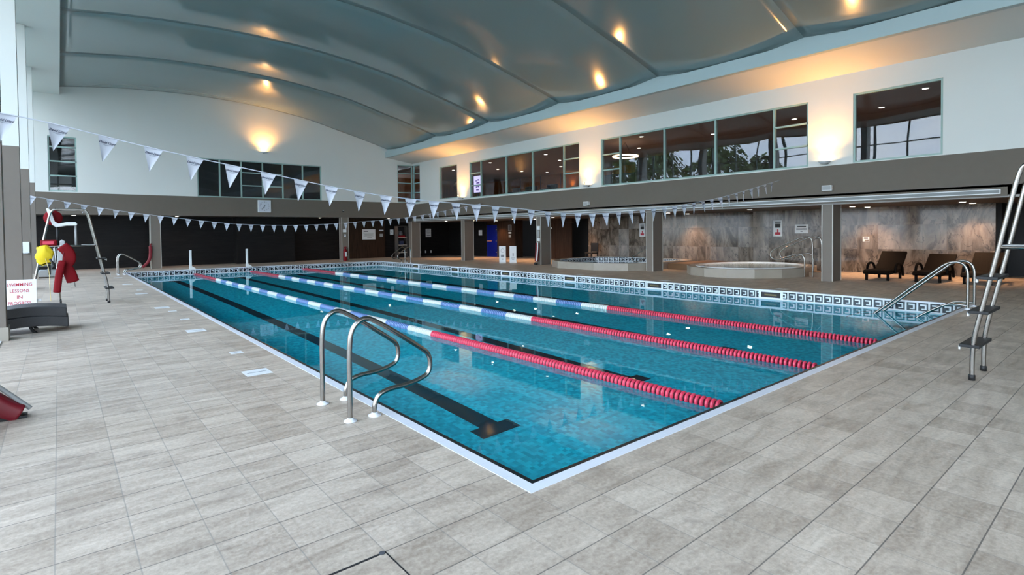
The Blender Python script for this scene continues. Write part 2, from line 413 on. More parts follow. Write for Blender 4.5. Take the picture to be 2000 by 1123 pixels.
b = MB(); wall_cells(b, 'x', XR, XR + .2, YN, YB, Z1, 6.6, [WCR, W4, W5, W6, W7], M['white_wall'])
b.box((XR, YN, Z2 + .06), (XR + .25, YB, Z1), M['band_wall'])
b.box((XR - .06, -.06, Z2 + .03), (XR, YB, Z2 + .24), M['band_wall'])
struct(b.build('wall_right'), 'white upper wall with gallery windows over a taupe band', 'wall')
b = MB(); b.box((XR - .02, YN, Z2), (XR + .25, YB, Z2 + .055), mat('band_trim', srgb(138, 134, 130), 0.5))
struct(b.build('trim_1'), 'pale trim line along the bottom of the right hand taupe band', 'trim')
# near wall (behind the camera)
b = MB(); wall_cells(b, 'y', YN - .3, YN, XG - .2, 21.2, 0, 8.9, [(-3.2, 2.4, .3, 6.6)], M['white_wall'])
struct(b.build('wall_near'), 'wall behind the camera', 'wall')

# windows -------------------------------------------------
def window(n, axis, p, u0, u1, z0, z1, mull=(), trans=(), label='', gm='glass', fw=0.05, dp=0.1, fm='frame'):
    """trans: (ua, ub, z) transom between two mullions"""
    root = thing('window_%d' % n, (0, 0, 0), label, 'window'); root['kind'] = 'structure'
    f = MB(); m = M[fm]; a, c = p + .03, p + .03 + dp
    def bx(ua, ub, za, zb):
        if axis == 'x': f.box((a, ua, za), (c, ub, zb), m)
        else: f.box((ua, a, za), (ub, c, zb), m)
    bx(u0, u0 + fw, z0, z1); bx(u1 - fw, u1, z0, z1); bx(u0 + fw, u1 - fw, z0, z0 + fw); bx(u0 + fw, u1 - fw, z1 - fw, z1)
    for q in mull: bx(q - fw * .6, q + fw * .6, z0 + fw, z1 - fw)
    for ua, ub, z in trans: bx(ua, ub, z - fw * .5, z + fw * .5)
    f.build('window_frame', root)
    g = MB(); k = p + .03 + dp * .5
    if axis == 'x': g.box((k, u0 + .02, z0 + .02), (k + .008, u1 - .02, z1 - .02), M[gm])
    else: g.box((u0 + .02, k, z0 + .02), (u1 - .02, k + .008, z1 - .02), M[gm])
    g.build('window_pane', root); return root
window(1, 'y', YB, *WA, (), [(WA[0], WA[1], z) for z in (5.35, 4.74, 4.13)], 'tall narrow four-pane window at the left end of the far wall')
window(2, 'y', YB, *WB, (4.10, 5.09, 6.12, 7.13, 8.18), [(5.09, 7.13, z) for z in (4.72, 4.06)], 'wide dark window above the wall clock')
window(3, 'y', YB, *WCF, (), [(13.9, 14.95, z) for z in (5.24, 4.65, 4.05)], 'far wall half of the corner window')
window(4, 'x', XR, *WCR, (), [(26.85, 27.73, z) for z in (5.24, 4.65, 4.05)], 'right wall half of the corner window')
window(5, 'x', XR, *W4, (), (), 'single square gallery window beside the corner window')
window(6, 'x', XR, *W5, (14.52, 16.57, 18.54, 20.63), [(20.63, 21.6, 4.70), (20.63, 21.6, 4.05), (13.56, 14.52, 4.68), (13.56, 14.52, 4.06)], 'long gallery window showing the lit timber bar')
window(7, 'x', XR, *W6, (5.37, 7.34, 9.36, 11.4), [(11.4, 12.35, 4.63), (11.4, 12.35, 4.01), (4.36, 5.37, 4.66), (4.36, 5.37, 4.0)], 'long gallery window showing trees beyond the far glazing')
window(8, 'x', XR, *W7, (), (), 'square gallery window nearest the camera showing blue sky')
window(8 + 22, 'y', YN - .2, -3.2, 2.4, .3, 6.6, [-1.8, -.4, 1.0], [(-3.2, 2.4, 2.5), (-3.2, 2.4, 4.6)], 'large unseen glazed opening added behind the camera for front light', 'clear', 0.06, 0.1, 'frame')  # unseen window, added to throw frontal light on deck and columns
# left glazing bays between columns
CY = [23.55 - 5.06 * k for k in range(7)]
edges = [YB] + CY + [YN]
for k in range(len(edges) - 1):
    y1, y0 = edges[k], edges[k + 1]
    if k > 0: y1 -= 0
    n = 3; mull = [y0 + (y1 - y0) * j / n for j in range(1, n)]
    window(9 + k, 'x', XG - .1, y0, y1, 0.02, 7.57, mull, [(y0, y1, z) for z in (2.3, 6.35)], 'tall outer glazing bay, %s from the far end, on the left side' % ORD[k], 'clear', 0.06, 0.1, 'frame')

# ------------------------------------------------------------------ ceiling
ARCH = [(-2.0, 7.84), (-.06, 8.10), (1.71, 8.22), (3.4, 8.25), (5.61, 8.15), (8.33, 7.80), (10.34, 7.32), (11.5, 7.04), (13.1, 6.60), (13.4, 6.5)]
def arch(x):
    P = ARCH
    for k in range(len(P) - 1):
        if x <= P[k + 1][0] or k == len(P) - 2:
            x0, z0 = P[k]; x1, z1 = P[k + 1]; t = (x - x0) / (x1 - x0)
            def sl(j):
                a, c = max(j - 1, 0), min(j + 1, len(P) - 1); return (P[c][1] - P[a][1]) / (P[c][0] - P[a][0])
            h = x1 - x0; m0, m1 = sl(k) * h, sl(k + 1) * h
            return (2*t**3-3*t*t+1)*z0 + (t**3-2*t*t+t)*m0 + (-2*t**3+3*t*t)*z1 + (t**3-t*t)*m1
creases = [YB + .1, 22.25, 17.63, 13.03, 8.4, 3.79, -0.82, -5.4, YN - .1]
b = MB(); XC0, XC1 = -1.97, 13.38
for k in range(len(creases) - 1):
    ya, yb = creases[k + 1], creases[k]
    def fn(u, v, ya=ya, yb=yb):
        x = XC0 + (XC1 - XC0) * u; s = 0.17 * min(1.0, (x - XC0) / 2.5 + .25)
        return (x, ya + (yb - ya) * v, arch(x) - s * math.sin(PI * v) + .06)
    b.grid(fn, 48, 14, M['ceiling'])
o = b.build('ceiling'); so = o.modifiers.new('solid', 'SOLIDIFY'); so.thickness = 0.12; so.offset = 1.0
struct(o, 'glossy pale grey stretched ceiling in curved bays', 'ceiling')
b = MB(); b.box((XG - .2, YN, 7.57), (-1.97, YB, 8.9), M['white_wall'])
struct(b.build('ceiling_soffit_left'), 'flat white bulkhead above the left columns', 'bulkhead')
b = MB(); b.box((13.1, YN, 6.10), (13.3, YB, 6.47), M['beam']); b.box((13.22, YN, 6.47), (13.36, YB, 7.1), M['beam'])
struct(b.build('ceiling_beam'), 'long pale blue beam between arched ceiling and sloping soffit', 'beam')
b = MB(); b.prism([(13.28, 6.10), (15.1, 5.84), (15.1, 6.6), (13.28, 6.6)], YN, YB, M['white_wall'], 'y')
struct(b.build('ceiling_soffit_right'), 'sloping white soffit above the gallery windows', 'soffit')
# soffits over the recesses
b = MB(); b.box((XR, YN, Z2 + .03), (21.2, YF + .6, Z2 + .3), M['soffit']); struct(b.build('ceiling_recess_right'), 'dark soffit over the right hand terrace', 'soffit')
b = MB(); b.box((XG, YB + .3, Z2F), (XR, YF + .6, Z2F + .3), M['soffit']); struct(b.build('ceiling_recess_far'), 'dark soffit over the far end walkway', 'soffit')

# columns -------------------------------------------------
def column(a, c, z1, label, m='col_tile', trim=True):
    b = MB(); b.box((a[0], a[1], 0), (c[0], c[1], z1), M[m])
    if trim:
        t = mat('corner_strip', srgb(176, 172, 164), 0.4)
        for x in (a[0], c[0]):
            for y in (a[1], c[1]):
                b.box((x - .012, y - .012, 0), (x + .012, y + .012, z1), t)
    return struct(b.build('column'), label, 'column')
NAMES = ['square taupe column by the right loungers', 'square taupe column in front of the plunge pool', 'square taupe column holding the red and white lifeline', 'square taupe column beside the white towel', 'square taupe column in the far right corner']
for k in range(4):
    y = 3.83 + 6.155 * k
    column((XR, y - .14), (XR + .62, y + .14), Z2, NAMES[k])
column((XR - .15, YB - .05), (XR + .45, YB + .28), Z2 + .05, NAMES[4])
column((1.14, YB - .03), (1.54, YB + .3), Z2F, 'square taupe far end column with the red rescue tube')
column((10.3, YB - .03), (10.7, YB + .3), Z2F, 'square taupe far end column with the fire extinguisher')
for k, y in enumerate(CY):
    b = MB(); b.box((-3.35, y, 0), (XL, y + .3, 3.47), M['col_tile']); b.box((-3.35, y, 3.47), (XL + .004, y + .3, 7.57), M['white_wall'])
    b.box((-3.37, y - .025, 0), (XL + .025, y + .325, .2), M['tubwall'])
    struct(b.build('column'), 'left side column, white above taupe, %s from the far end' % ORD[k], 'column')
b = MB()
for k in range(len(edges) - 1): b.box((XG, edges[k + 1] + .34, 0), (XL - .05, edges[k] - .04, .012), M['white_pl'])
struct(b.build('trim_2'), 'white floor strip along the left glazing', 'trim')

# far and right recess walls
b = MB(); b.box((XG, YF, 0), (5.1, YF + .3, Z2F), M['dark_wall']); b.box((5.1, YF - .75, 0), (8.1, YF + .3, Z2F), M['dark_wall']); b.box((8.1, YF, 0), (19.2, YF + .3, Z2F), M['dark_wall'])
b.box((11.4, YF - .03, 0), (14.0, YF, Z2F), M['brown_wall'])
struct(b.build('wall_far_recess'), 'near-black tiled wall at the back of the far walkway', 'wall')
b = MB(); b.box((XM, .8, 0), (XM + .25, 17.0, Z2 + .05), M['marble'])
struct(b.build('wall_marble'), 'polished grey veined marble wall behind the loungers and spa pools', 'wall')
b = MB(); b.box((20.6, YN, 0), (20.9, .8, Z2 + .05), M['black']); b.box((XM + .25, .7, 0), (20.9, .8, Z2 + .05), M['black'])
b.box((20.6, 17, 0), (20.9, YF, Z2 + .05), M['black']); b.box((XM + .25, 16.9, 0), (20.6, 17.0, Z2 + .05), M['black'])  # black panels carry the darkness of the open corridors in their colour
b.box((XM - .4, 22.5, 0), (XM + .2, 24.2, Z2 + .05), M['brown_wall']); b.box((XM - .4, 25.3, 0), (XM + .2, YF, Z2 + .05), M['dark_wall']); b.box((XM - .4, 24.2, 2.0), (XM + .2, 25.3, Z2 + .05), M['brown_wall'])
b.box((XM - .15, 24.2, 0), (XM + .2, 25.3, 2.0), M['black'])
b.box((XM, 18.2, 2.02), (XM + .2, 20.9, Z2 + .05), M['brown_wall'])
struct(b.build('wall_right_recess'), 'dark timber wall around the steam room doors', 'wall')
# doors on the right terrace
def door(n, label, y0, y1, m, x=XM, handle=True):
    d = MB(); d.box((x, y0, .01), (x + .05, y1, 2.01), m); o = struct(d.build('door_%d' % n), label, 'door')
    if handle:
        h = MB(); h.tube([(x - .05, y1 - .1, .9), (x - .05, y1 - .1, 1.55)], .012, M['steel'], 8)
        for z in (.95, 1.5): h.tube([(x, y1 - .1, z), (x - .05, y1 - .1, z)], .008, M['steel'], 8)
        h.build('door_handle', o)
    return o
door(1, 'dark timber door beside the black doorway left of the marble', 18.22, 19.5, M['brown_wall'], handle=False)
d2 = door(2, 'dark timber door with a long pull handle and a white name plate', 19.52, 20.85, M['brown_wall'])
pl = MB(); pl.box((XM - .012, 19.75, 1.70), (XM, 20.3, 1.80), M['white_pl']); pl.build('name_plate', d2)
d3 = door(3, 'deep blue glass steam room door', 24.24, 25.28, M['blueglass'], XM - .42, False)
f = MB(); st = M['steel']; xx = XM - .43
f.box((xx, 24.2, 0), (xx + .04, 24.235, 2.03), st); f.box((xx, 25.285, 0), (xx + .04, 25.32, 2.03), st); f.box((xx, 24.2, 2.015), (xx + .04, 25.32, 2.04), st); f.build('door_frame', d3)
h = MB(); h.box((xx - .05, 24.75, .96), (xx - .02, 25.22, 1.03), mat('pink_wood', srgb(176, 120, 112), 0.5)); h.build('door_handle', d3)
for z in (.3, 1.0, 1.72):
    hg = MB(); hg.lathe([(0, -.02), (.045, -.02), (.045, .01), (0, .01)], M['steel'], 14, 'x', (xx, 24.31, z)); hg.build('hinge', d3)
door(4, 'slate grey door in the far right corner', 16.0, 17.3, M['dark_wall'], XM, False) if 0 else None

# ------------------------------------------------------------------ gallery behind the upper windows
b = MB(); b.box((XR + .2, YN, 3.0), (25, 33, 3.34), M['gal_carpet']); struct(b.build('floor_gallery'), 'upper gallery floor', 'floor')
b = MB(); b.box((XR + .2, YN, 5.52), (25, 33, 5.7), M['gal_ceil']); struct(b.build('ceiling_gallery'), 'low brown ceiling of the upper gallery', 'ceiling')
b = MB(); b.box((22.4, YN, 3.34), (22.6, 16.3, 5.52), M['gal_dark'])
b.box((22.6, 16.1, 3.34), (24.5, 16.3, 5.52), M['gal_wood']); b.box((24.3, 16.3, 3.34), (24.6, 33, 5.52), M['gal_wood']); b.box((XR + .2, 32.7, 3.34), (24.6, 33, 5.52), M['gal_wood'])
b.box((23.2, 17.0, 3.34), (24.3, 20.6, 4.9), M['gal_dark']); b.box((XR + .2, YN, 3.34), (22.6, YN + .2, 5.52), M['gal_dark'])
for y in (22.0, 24.0, 26.0, 28.2): b.box((24.26, y, 3.34), (24.3, y + .03, 5.52), M['gal_dark'])
struct(b.build('wall_gallery'), 'timber and grey walls at the back of the gallery', 'wall')
GD = [(16.9, 22.3), (16.9, 24.4), (19.2, 24.5), (21.2, 24.5), (17.2, 18.0), (19.4, 19.2), (21.5, 21.2), (23.0, 24.0), (19.4, 13.8), (17.4, 14.6), (18.8, 9.6), (16.9, 11.8), (18.4, 6.2), (17.0, 2.0), (18.8, 3.6), (17.2, 26.5)]
b = MB(); b.lathe([(0, 0), (.085, 0), (.085, -.012), (.06, -.014)], M['white_pl'], 16); ring = b.mesh('rim')
b = MB(); b.lathe([(0, -.009), (.062, -.009), (.06, -.013), (0, -.015)], M['galdown'], 16); disc = b.mesh('diffuser')
def fitting(x, y, z, label, group, ringm, discm):
    t = thing('downlight', (x, y, z), label, 'ceiling light', group)
    for nm, me in (('rim', ringm), ('diffuser', discm)):
        o = bpy.data.objects.new(nm, me); COL.objects.link(o); o.parent = t
    return t
for k, (x, y) in enumerate(GD):
    t = fitting(x, y, 5.52, 'small round downlight in the brown gallery ceiling', 'gallery downlights', ring, disc); t.scale = (1.35, 1.35, 1)
    spot((x, y, 5.46), (x, y, 3), 75, (1, .72, .52), 150, 1, .06)
# gallery contents
t = thing('display_screen', (20.0, 27.7, 3.34), 'upright lit display screen behind the long bar window', 'screen')
b = MB(); b.box((-.04, -.45, .9), (.04, .45, 2.12), M['black_rub']); b.box((-.03, -.05, 0), (.03, .05, .9), M['black_rub']); b.build('housing', t)
b = MB(); b.box((-.05, -.42, .95), (-.04, .42, 2.08), M['screen'])
for q in ((-.1, 1.75, .2), (.15, 1.7, .12), (-.05, 1.55, .34), (-.1, 1.3, .2), (.12, 1.28, .14), (0, 1.08, .3)): b.box((-.053, q[0] - q[2] / 2, q[1]), (-.05, q[0] + q[2] / 2, q[1] + .09), M['screend'])
b.build('display', t)
t = thing('topiary_ball', (17.6, 26.6, 3.34), 'clipped ball tree on a thin stem behind the single square window', 'plant')
b = MB(); b.tube([(0, 0, .3), (0, 0, .9)], .02, M['bark'], 8); b.build('stem', t)
b = MB(); rnd = random.Random(3)
b.grid(lambda u, v: ((.30 + .02 * math.sin(u * 40) * math.sin(v * 33)) * math.sin(PI * v) * math.cos(2 * PI * u), (.30 + .02 * math.sin(u * 40) * math.sin(v * 33)) * math.sin(PI * v) * math.sin(2 * PI * u), 1.15 + .30 * math.cos(PI * v)), 32, 20, mat('dark_leaf', srgb(30, 36, 30), .8)); b.build('foliage', t)
b = MB(); b.lathe([(0, 0), (.16, 0), (.2, .34), (.17, .34), (0, .3)], M['gal_dark'], 18); b.build('pot', t)
t = thing('ring_chandelier', (17.6, 13.2, 5.52), 'glowing ring chandelier behind the end panes of the tree-view window', 'lamp')
b = MB(); b.tube([(.55 * math.cos(2 * PI * k / 40), .55 * math.sin(2 * PI * k / 40), -.62) for k in range(41)], .035, M['ring'], 8, False); b.build('ring_tube', t)
b = MB()
for k in range(3): b.tube([(0, 0, 0), (.55 * math.cos(k * 2.1), .55 * math.sin(k * 2.1), -.6)], .006, M['black_rub'], 6)
b.build('suspension', t)
for k, (y, w) in enumerate(((19.2, .9), (17.6, .7), (20.4, .6))):
    t = thing('lounge_seat', (17.0, y, 3.34), 'low dark lounge seat behind the bar window sill, %s from its near end' % ['second', 'first', 'third'][k], 'seat', 'gallery lounge seats')
    b = MB(); b.box((-.3, -w / 2, .1), (.3, w / 2, .38), M['black_rub']); b.build('seat', t, .03)
    b = MB(); b.box((.2, -w / 2, .38), (.32, w / 2, .62), M['black_rub']); b.build('backrest', t, .03)
t = thing('gallery_wall_light', (24.2, 22.9, 4.4), 'small warm uplight glowing on the timber gallery wall', 'wall light')
b = MB(); b.prism([(-.14, -.12), (.0, -.12), (.0, .12), (-.14, .12)], 0, .05, M['white_pl']); b.build('dish', t)
b = MB(); b.box((-.1, -.08, .05), (-.03, .08, .055), M['ring']); b.build('bulb', t); spot((24.1, 22.9, 4.5), (24.2, 22.9, 5.5), 25, (1, .6, .25), 120, 1, .05)
# dark room behind the far windows
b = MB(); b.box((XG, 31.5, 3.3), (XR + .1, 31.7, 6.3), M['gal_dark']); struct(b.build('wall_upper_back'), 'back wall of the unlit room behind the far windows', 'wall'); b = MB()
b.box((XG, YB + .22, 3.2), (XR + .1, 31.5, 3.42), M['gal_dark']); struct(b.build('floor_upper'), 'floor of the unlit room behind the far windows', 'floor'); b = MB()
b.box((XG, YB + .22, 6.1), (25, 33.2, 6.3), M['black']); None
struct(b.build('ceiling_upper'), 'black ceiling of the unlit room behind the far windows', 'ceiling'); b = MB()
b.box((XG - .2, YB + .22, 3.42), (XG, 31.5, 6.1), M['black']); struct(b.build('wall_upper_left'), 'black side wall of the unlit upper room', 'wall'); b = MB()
b.box((11.5, YB + .22, 3.3), (11.6, 31.5, 6.1), M['gal_wood']); b.box((11.6, 30.2, 3.42), (XR + .2, 30.4, 6.1), M['gal_wood'])
struct(b.build('wall_upper_room'), 'timber partition of the upper corner room', 'wall')
t = thing('storage_cabinet', (-2.0, 29.2, 3.42), 'pale grey storage cabinet inside the narrow far window', 'cabinet')
b = MB(); b.box((-.6, 0, 0), (.45, .4, .9), M['gal_dark']); b.build('body', t)
for i in range(2):
    for j in range(2):
        b = MB(); b.box((-.57 + i * .5, -.02, .06 + j * .42), (-.13 + i * .5, 0, .42 + j * .42), M['white_pl']); b.build('door', t)

# ------------------------------------------------------------------ trees and ground outdoors
b = MB(); b.box((25.5, -60, -.4), (120, 90, -.2), M['ground']); struct(b.build('ground_right'), 'outdoor ground beyond the right wall', 'ground')
b = MB(); b.box((-120, -60, -.4), (XG - .3, 90, -.2), M['ground']); struct(b.build('ground_left'), 'outdoor ground beyond the left glazing', 'ground')
def tree(x, y, h, r, label, seed):
    t = thing('tree', (x, y, -.2), label, 'tree', 'trees outside the left glazing'); rn = random.Random(seed)
    b = MB(); b.tube(chaikin([(0, 0, 0), (.1, .1, h * .3), (0, .2, h * .6), (.1, 0, h * .85)], 2), .2, M['bark'], 8); b.build('trunk', t)
    b = MB(); i = b.mi(M['leaf'])
    for k in range(1500):
        a, e, q = rn.uniform(0, 2 * PI), rn.uniform(-.55, 1), rn.uniform(.55, 1) ** .5
        cl = 1 + .22 * math.sin(3 * a + seed) * math.cos(4 * e)
        p = Vector((math.cos(a) * math.cos(e * 1.5) * r * q * cl, math.sin(a) * math.cos(e * 1.5) * r * q * cl, h * .62 + h * .38 * math.sin(e * 1.5) * q * cl))
        s = rn.uniform(.18, .42); u = Vector((rn.gauss(0, 1), rn.gauss(0, 1), rn.gauss(0, 1))).normalized(); w = u.orthogonal().normalized()
        z = u.cross(w)
        b.face([b.bm.verts.new(p + w * s), b.bm.verts.new(p + z * s * .6), b.bm.verts.new(p - w * s), b.bm.verts.new(p - z * s * .6)], i)
    b.build('crown', t)
for k, (x, y, h, r) in enumerate([(-20, 41, 11.3, 4.2), (-20, 34, 10.2, 3.9), (-21, 27.5, 10.4, 3.4), (-20, 22.5, 8.6, 2.4), (-27, 46, 12, 4.5), (-20, 50, 11, 4.5)]):
    tree(x, y, h, r, 'leafy green tree outdoors, mirrored in the gallery glass, %s' % ['second from the far end', 'third from the far end', 'fourth from the far end', 'lowest of the row', 'standing behind the row', 'first from the far end'][k], k + 2)

# ------------------------------------------------------------------ light fittings
b = MB(); b.lathe([(0, 0), (.1, 0), (.1, -.012), (.075, -.014)], M['white_pl'], 20); ring2 = b.mesh('rim')
b = MB(); b.lathe([(0, -.009), (.076, -.009), (.074, -.016), (0, -.018)], M['down'], 20); disc2 = b.mesh('diffuser')
RD = [(15.75, 25.2), (16.6, 23.6), (18.4, 23.7), (16.75, 20.1), (17.95, 19.7), (16.8, 17.1), (18.4, 17.0), (16.9, 10.5), (18.7, 10.75), (16.9, 7.1), (17.75, 4.1), (18.7, 3.96), (17.52, 1.25), (18.75, 1.24)]
for k, (x, y) in enumerate(RD):
    fitting(x, y, Z2 + .03, 'round white downlight under the right terrace soffit, %s counted from the far corner' % ORD[k], 'terrace downlights', ring2, disc2)
    spot((x, y, Z2 - .02), (x, y, 0), 165, (1, .56, .30), 112, 1, .07)
for k, (x, y) in enumerate([(-1.6, 28.6), (2.34, 28.6), (9.4, 28.6), (13.6, 28.4)]):
    fitting(x, y, Z2F, 'round white downlight under the far soffit, %s from the lifeguard chair side' % ORD[k], 'far walkway downlights', ring2, disc2)
    spot((x, y, Z2F - .05), (x, y, 0), 26, (1, .55, .3), 140, 1, .07)
def uplight(loc, nrm, label, e=140, post=True):
    """bowl wall light; nrm is the unit direction away from the wall"""
    rz = math.atan2(nrm[1], nrm[0]); t = thing('wall_uplight', loc, label, 'wall light', 'bowl wall uplights', rz)
    b = MB(); prof = [(0.02, -.06), (.09, -.05), (.15, 0.0), (.165, .02), (.15, .02), (.08, -.03), (0, -.035)]
    b.lathe(prof, M['white_pl'], 24, 'z', (.17, 0, 0)); b.build('bowl', t)
    b = MB(); b.lathe([(0, -.018), (.05, -.018), (.05, -.006), (0, -.006)], M['bulb'], 18, 'z', (.17, 0, 0)); b.build('bulb', t)
    b = MB(); b.box((0, -.05, -.05), (.03, .05, .03), M['steel']); b.tube([(.02, 0, -.03), (.1, 0, -.04)], .012, M['steel'], 8)
    if post: b.build('bracket', t); b = MB(); b.tube([(.27, .02, 0), (.27, .02, .12), (.27, -.06, .12), (.27, -.06, .1)], .009, M['steel'], 6)
    b.build('finial' if post else 'bracket', t)
    n = Vector(nrm); p = Vector(loc) + n * .28 + Vector((0, 0, .06))
    spot(p, p + Vector((0, 0, 1)) + n * (.3 if post else .05), e, (1.0, .45, .11), 142, 1.0, .07)
uplight((6.18, YB, 5.82), (0, -1, 0), 'bowl uplight glowing amber on the far wall above the wide window', 270, False)
for k, y in enumerate((22.25, 13.03, 3.85)):
    uplight((XR, y, 3.44), (-1, 0, 0), 'bowl uplight on the right wall band, %s' % ['beside the single square window', 'between the two long windows', 'beside the window nearest the camera'][k], 380)

# ------------------------------------------------------------------ wall items
t = thing('wall_clock', (6.15, YB, 3.015), 'square white analogue clock on the taupe far band', 'clock')
b = MB(); b.box((-.32, -.07, -.315), (.32, 0, .315), M['white_pl']); b.build('case', t, .01)
b = MB(); b.box((-.285, -.073, -.28), (.285, -.07, .28), M['flag'])
RX = Matrix.Rotation(R(90), 4, 'X')
for n in range(1, 13):
    a = PI / 2 - n * PI / 6
    b.text(str(n), .085, Matrix.Translation((.215 * math.cos(a), -.075, .215 * math.sin(a))) @ RX, M['blackink'], depth=.001)
b.build('dial', t)
def hand(name, ang, ln, w, y):
    b = MB(); b.prism([(-w, -.05), (w, -.05), (w * .6, ln), (-w * .6, ln)], y, y - .004, M['blackink'], 'y'); o = b.build(name, t); o.rotation_euler = (0, R(ang), 0); return o
hand('hour_hand', 198, .15, .014, -.077); hand('minute_hand', 222, .22, .010, -.083)
def panel(name, o, axis, u, z, w, h, label, cat, rows, m='white_pl', group=None, th=.012, inkm='greyink', extra=None):
    """flat sign on a wall; axis 'x': faces -X at x=o; axis 'y': faces -Y at y=o.  rows: (du, dz, w, h[,mat])"""
    b = MB()
    def bx(a0, a1, c0, c1, d0, d1, mm):
        if axis == 'x': b.box((o - d1, u - a1, z + c0), (o - d0, u - a0, z + c1), mm)
        else: b.box((u + a0, o - d1, z + c0), (u + a1, o - d0, z + c1), mm)
    bx(-w / 2, w / 2, -h / 2, h / 2, 0, th, M[m])
    for r in rows: bx(r[0] - r[2] / 2, r[0] + r[2] / 2, r[1] - r[3] / 2, r[1] + r[3] / 2, th, th + .002, M[r[4] if len(r) > 4 else inkm])
    return tag(b.build(name), label, cat, group)
lines = lambda w, zs, hh=.02: [(0.0 if i % 2 else -.02, z, w * (1 - .12 * (i % 3)), hh) for i, z in enumerate(zs)]
panel('notice_board', YF - .03, 'y', 12.9, 1.49, .88, .64, 'large white notice on the brown far wall', 'sign', [(-.2, .19, .3, .06)] + lines(.7, (.08, .02, -.04, -.1)) + [(.05, -.22, .35, .04)])
panel('door_sign', YF - .03, 'y', 13.75, 1.74, .3, .07, 'narrow white plate above a grey square on the far brown door', 'sign', [])
panel('door_sign', YF - .03, 'y', 13.75, 1.42, .22, .2, 'small grey square sign under a narrow plate on the far brown door', 'sign', [], 'grey_pl')
panel('notice_sheet', YF, 'y', 14.5, 1.62, .24, .33, 'small white sheet beside the rescue equipment shelf', 'sign', lines(.14, (.05, -.02)))
panel('notice_board', YF, 'y', 17.25, 1.55, .42, .56, 'white rules sign on the dark wall past the corner column', 'sign', [(0, .2, .24, .03)] + lines(.3, (.1, .04, -.02)) + [(.02, -.18, .3, .05)])
for k in range(3): panel('wall_socket', YF, 'y', 16.6 + .42 * k, .27, .09, .16, 'small white socket low on the dark wall, %s from the corner column' % ORD[k], 'socket', [], group='low white sockets')
panel('notice_sheet', XM - .4, 'x', 26.0, 1.52, .36, .34, 'white card sign left of the blue glass door', 'sign', [(0, 0, .01, .3)])
panel('vent_panel', XM - .4, 'x', 23.0, 1.8, .3, .38, 'outlined vent panel high on the brown wall', 'vent', [(0, 0, .24, .32, 'gal_dark')], 'grey_pl')
panel('door_sign', XM - .4, 'x', 23.0, 1.5, .26, .1, 'white plate under the outlined vent panel', 'sign', [])
panel('door_sign', XM - .4, 'x', 23.0, 1.3, .22, .16, 'grey plate lowest of the three on the brown wall', 'sign', [], 'grey_pl')
panel('vent_panel', XM - .4, 'x', 22.9, .3, .32, .4, 'square vent low on the brown wall behind the white stands', 'vent', [(0, 0, .24, .32, 'gal_dark')], 'grey_pl')
for y, lb in ((13.55, 'red black and white warning sign above the plunge pool'), (7.18, 'red black and white warning sign above the spa pool')):
    panel('warning_sign', XM, 'x', y, 1.57, .34, .62, lb, 'sign', [(0, .23, .22, .07), (.0, .1, .2, .15, 'blackink'), (0, -.1, .05, .12, 'redink'), (0, -.2, .2, .1, 'redink')])
panel('warning_sign', XM, 'x', 6.3, 1.54, .48, .33, 'white landscape sign right of the spa warning sign', 'sign', [(0, .08, .32, .05, 'blackink'), (0, -.01, .38, .05), (0, -.1, .08, .03)])
panel('depth_sign', XM, 'x', 4.18, 1.16, .2, .17, 'small white square sign on marble above the loungers', 'sign', [(0, .03, .12, .05, 'gal_dark'), (.03, -.05, .12, .06, 'marble')])
# towel on its hook
t = thing('hanging_towel', (XM - .4, 27.05, 1.83), 'white towel hanging from a hook on the dark wall', 'towel')
b = MB(); b.prism([(-.06, 0), (.06, 0), (.12, -.3), (.24, -.76), (.05, -.8), (-.1, -.76), (-.2, -.78), (-.12, -.3)], -.09, -.02, M['white_pl'], 'x'); b.build('cloth', t, .02)
b = MB(); b.tube([(0, 0, .03), (-.06, 0, .03), (-.07, 0, .07)], .012, M['steel'], 8); b.build('hook', t)
# linear grille, speakers, cameras
t = thing('linear_grille', (XR - .06, 0, 0), 'long white framed ventilation slot along the right band', 'grille')
b = MB()
for a, c in (((0, 2.395), (27.6, 2.415)), ((0, 2.30), (27.6, 2.32))): b.box((-.012, a[0] + .06, a[1]), (0, c[0], c[1]), M['white_pl'])
for y in (.06, 27.58): b.box((-.012, y, 2.32), (0, y + .02, 2.395), M['white_pl'])
b.build('frame', t)
b = MB(); b.box((-.004, .08, 2.32), (0, 27.58, 2.395), mat('grille_grey', srgb(120, 124, 124), .5)); b.build('slot', t)
for y, lb in ((3.8, 'white box speaker on the band above the right loungers'), (13.08, 'white box speaker on the band above the plunge pool')):
    t = thing('wall_speaker', (XR, y, 2.69), lb, 'speaker', 'band speakers')
    b = MB(); b.box((-.16, -.13, -.08), (-.03, .13, .08), M['white_pl']); b.build('cabinet', t, .012)
    b = MB(); b.box((-.166, -.11, -.06), (-.16, .11, .06), M['grey_pl']); b.build('front_grille', t)
    b = MB(); b.box((-.03, -.03, -.03), (0, .03, .03), M['black_rub']); b.build('bracket', t)
t = thing('wall_camera', (10.4, YB, 2.85), 'tiny dark camera dome on the far band', 'camera')
b = MB(); b.lathe([(0, -.06), (.05, -.06), (.06, 0), (0, 0)], M['black_rub'], 14); b.build('dome', t); b = MB(); b.box((-.03, -.05, 0), (.03, 0, .04), M['grey_pl']); b.build('mount', t)
t.location.y -= .06

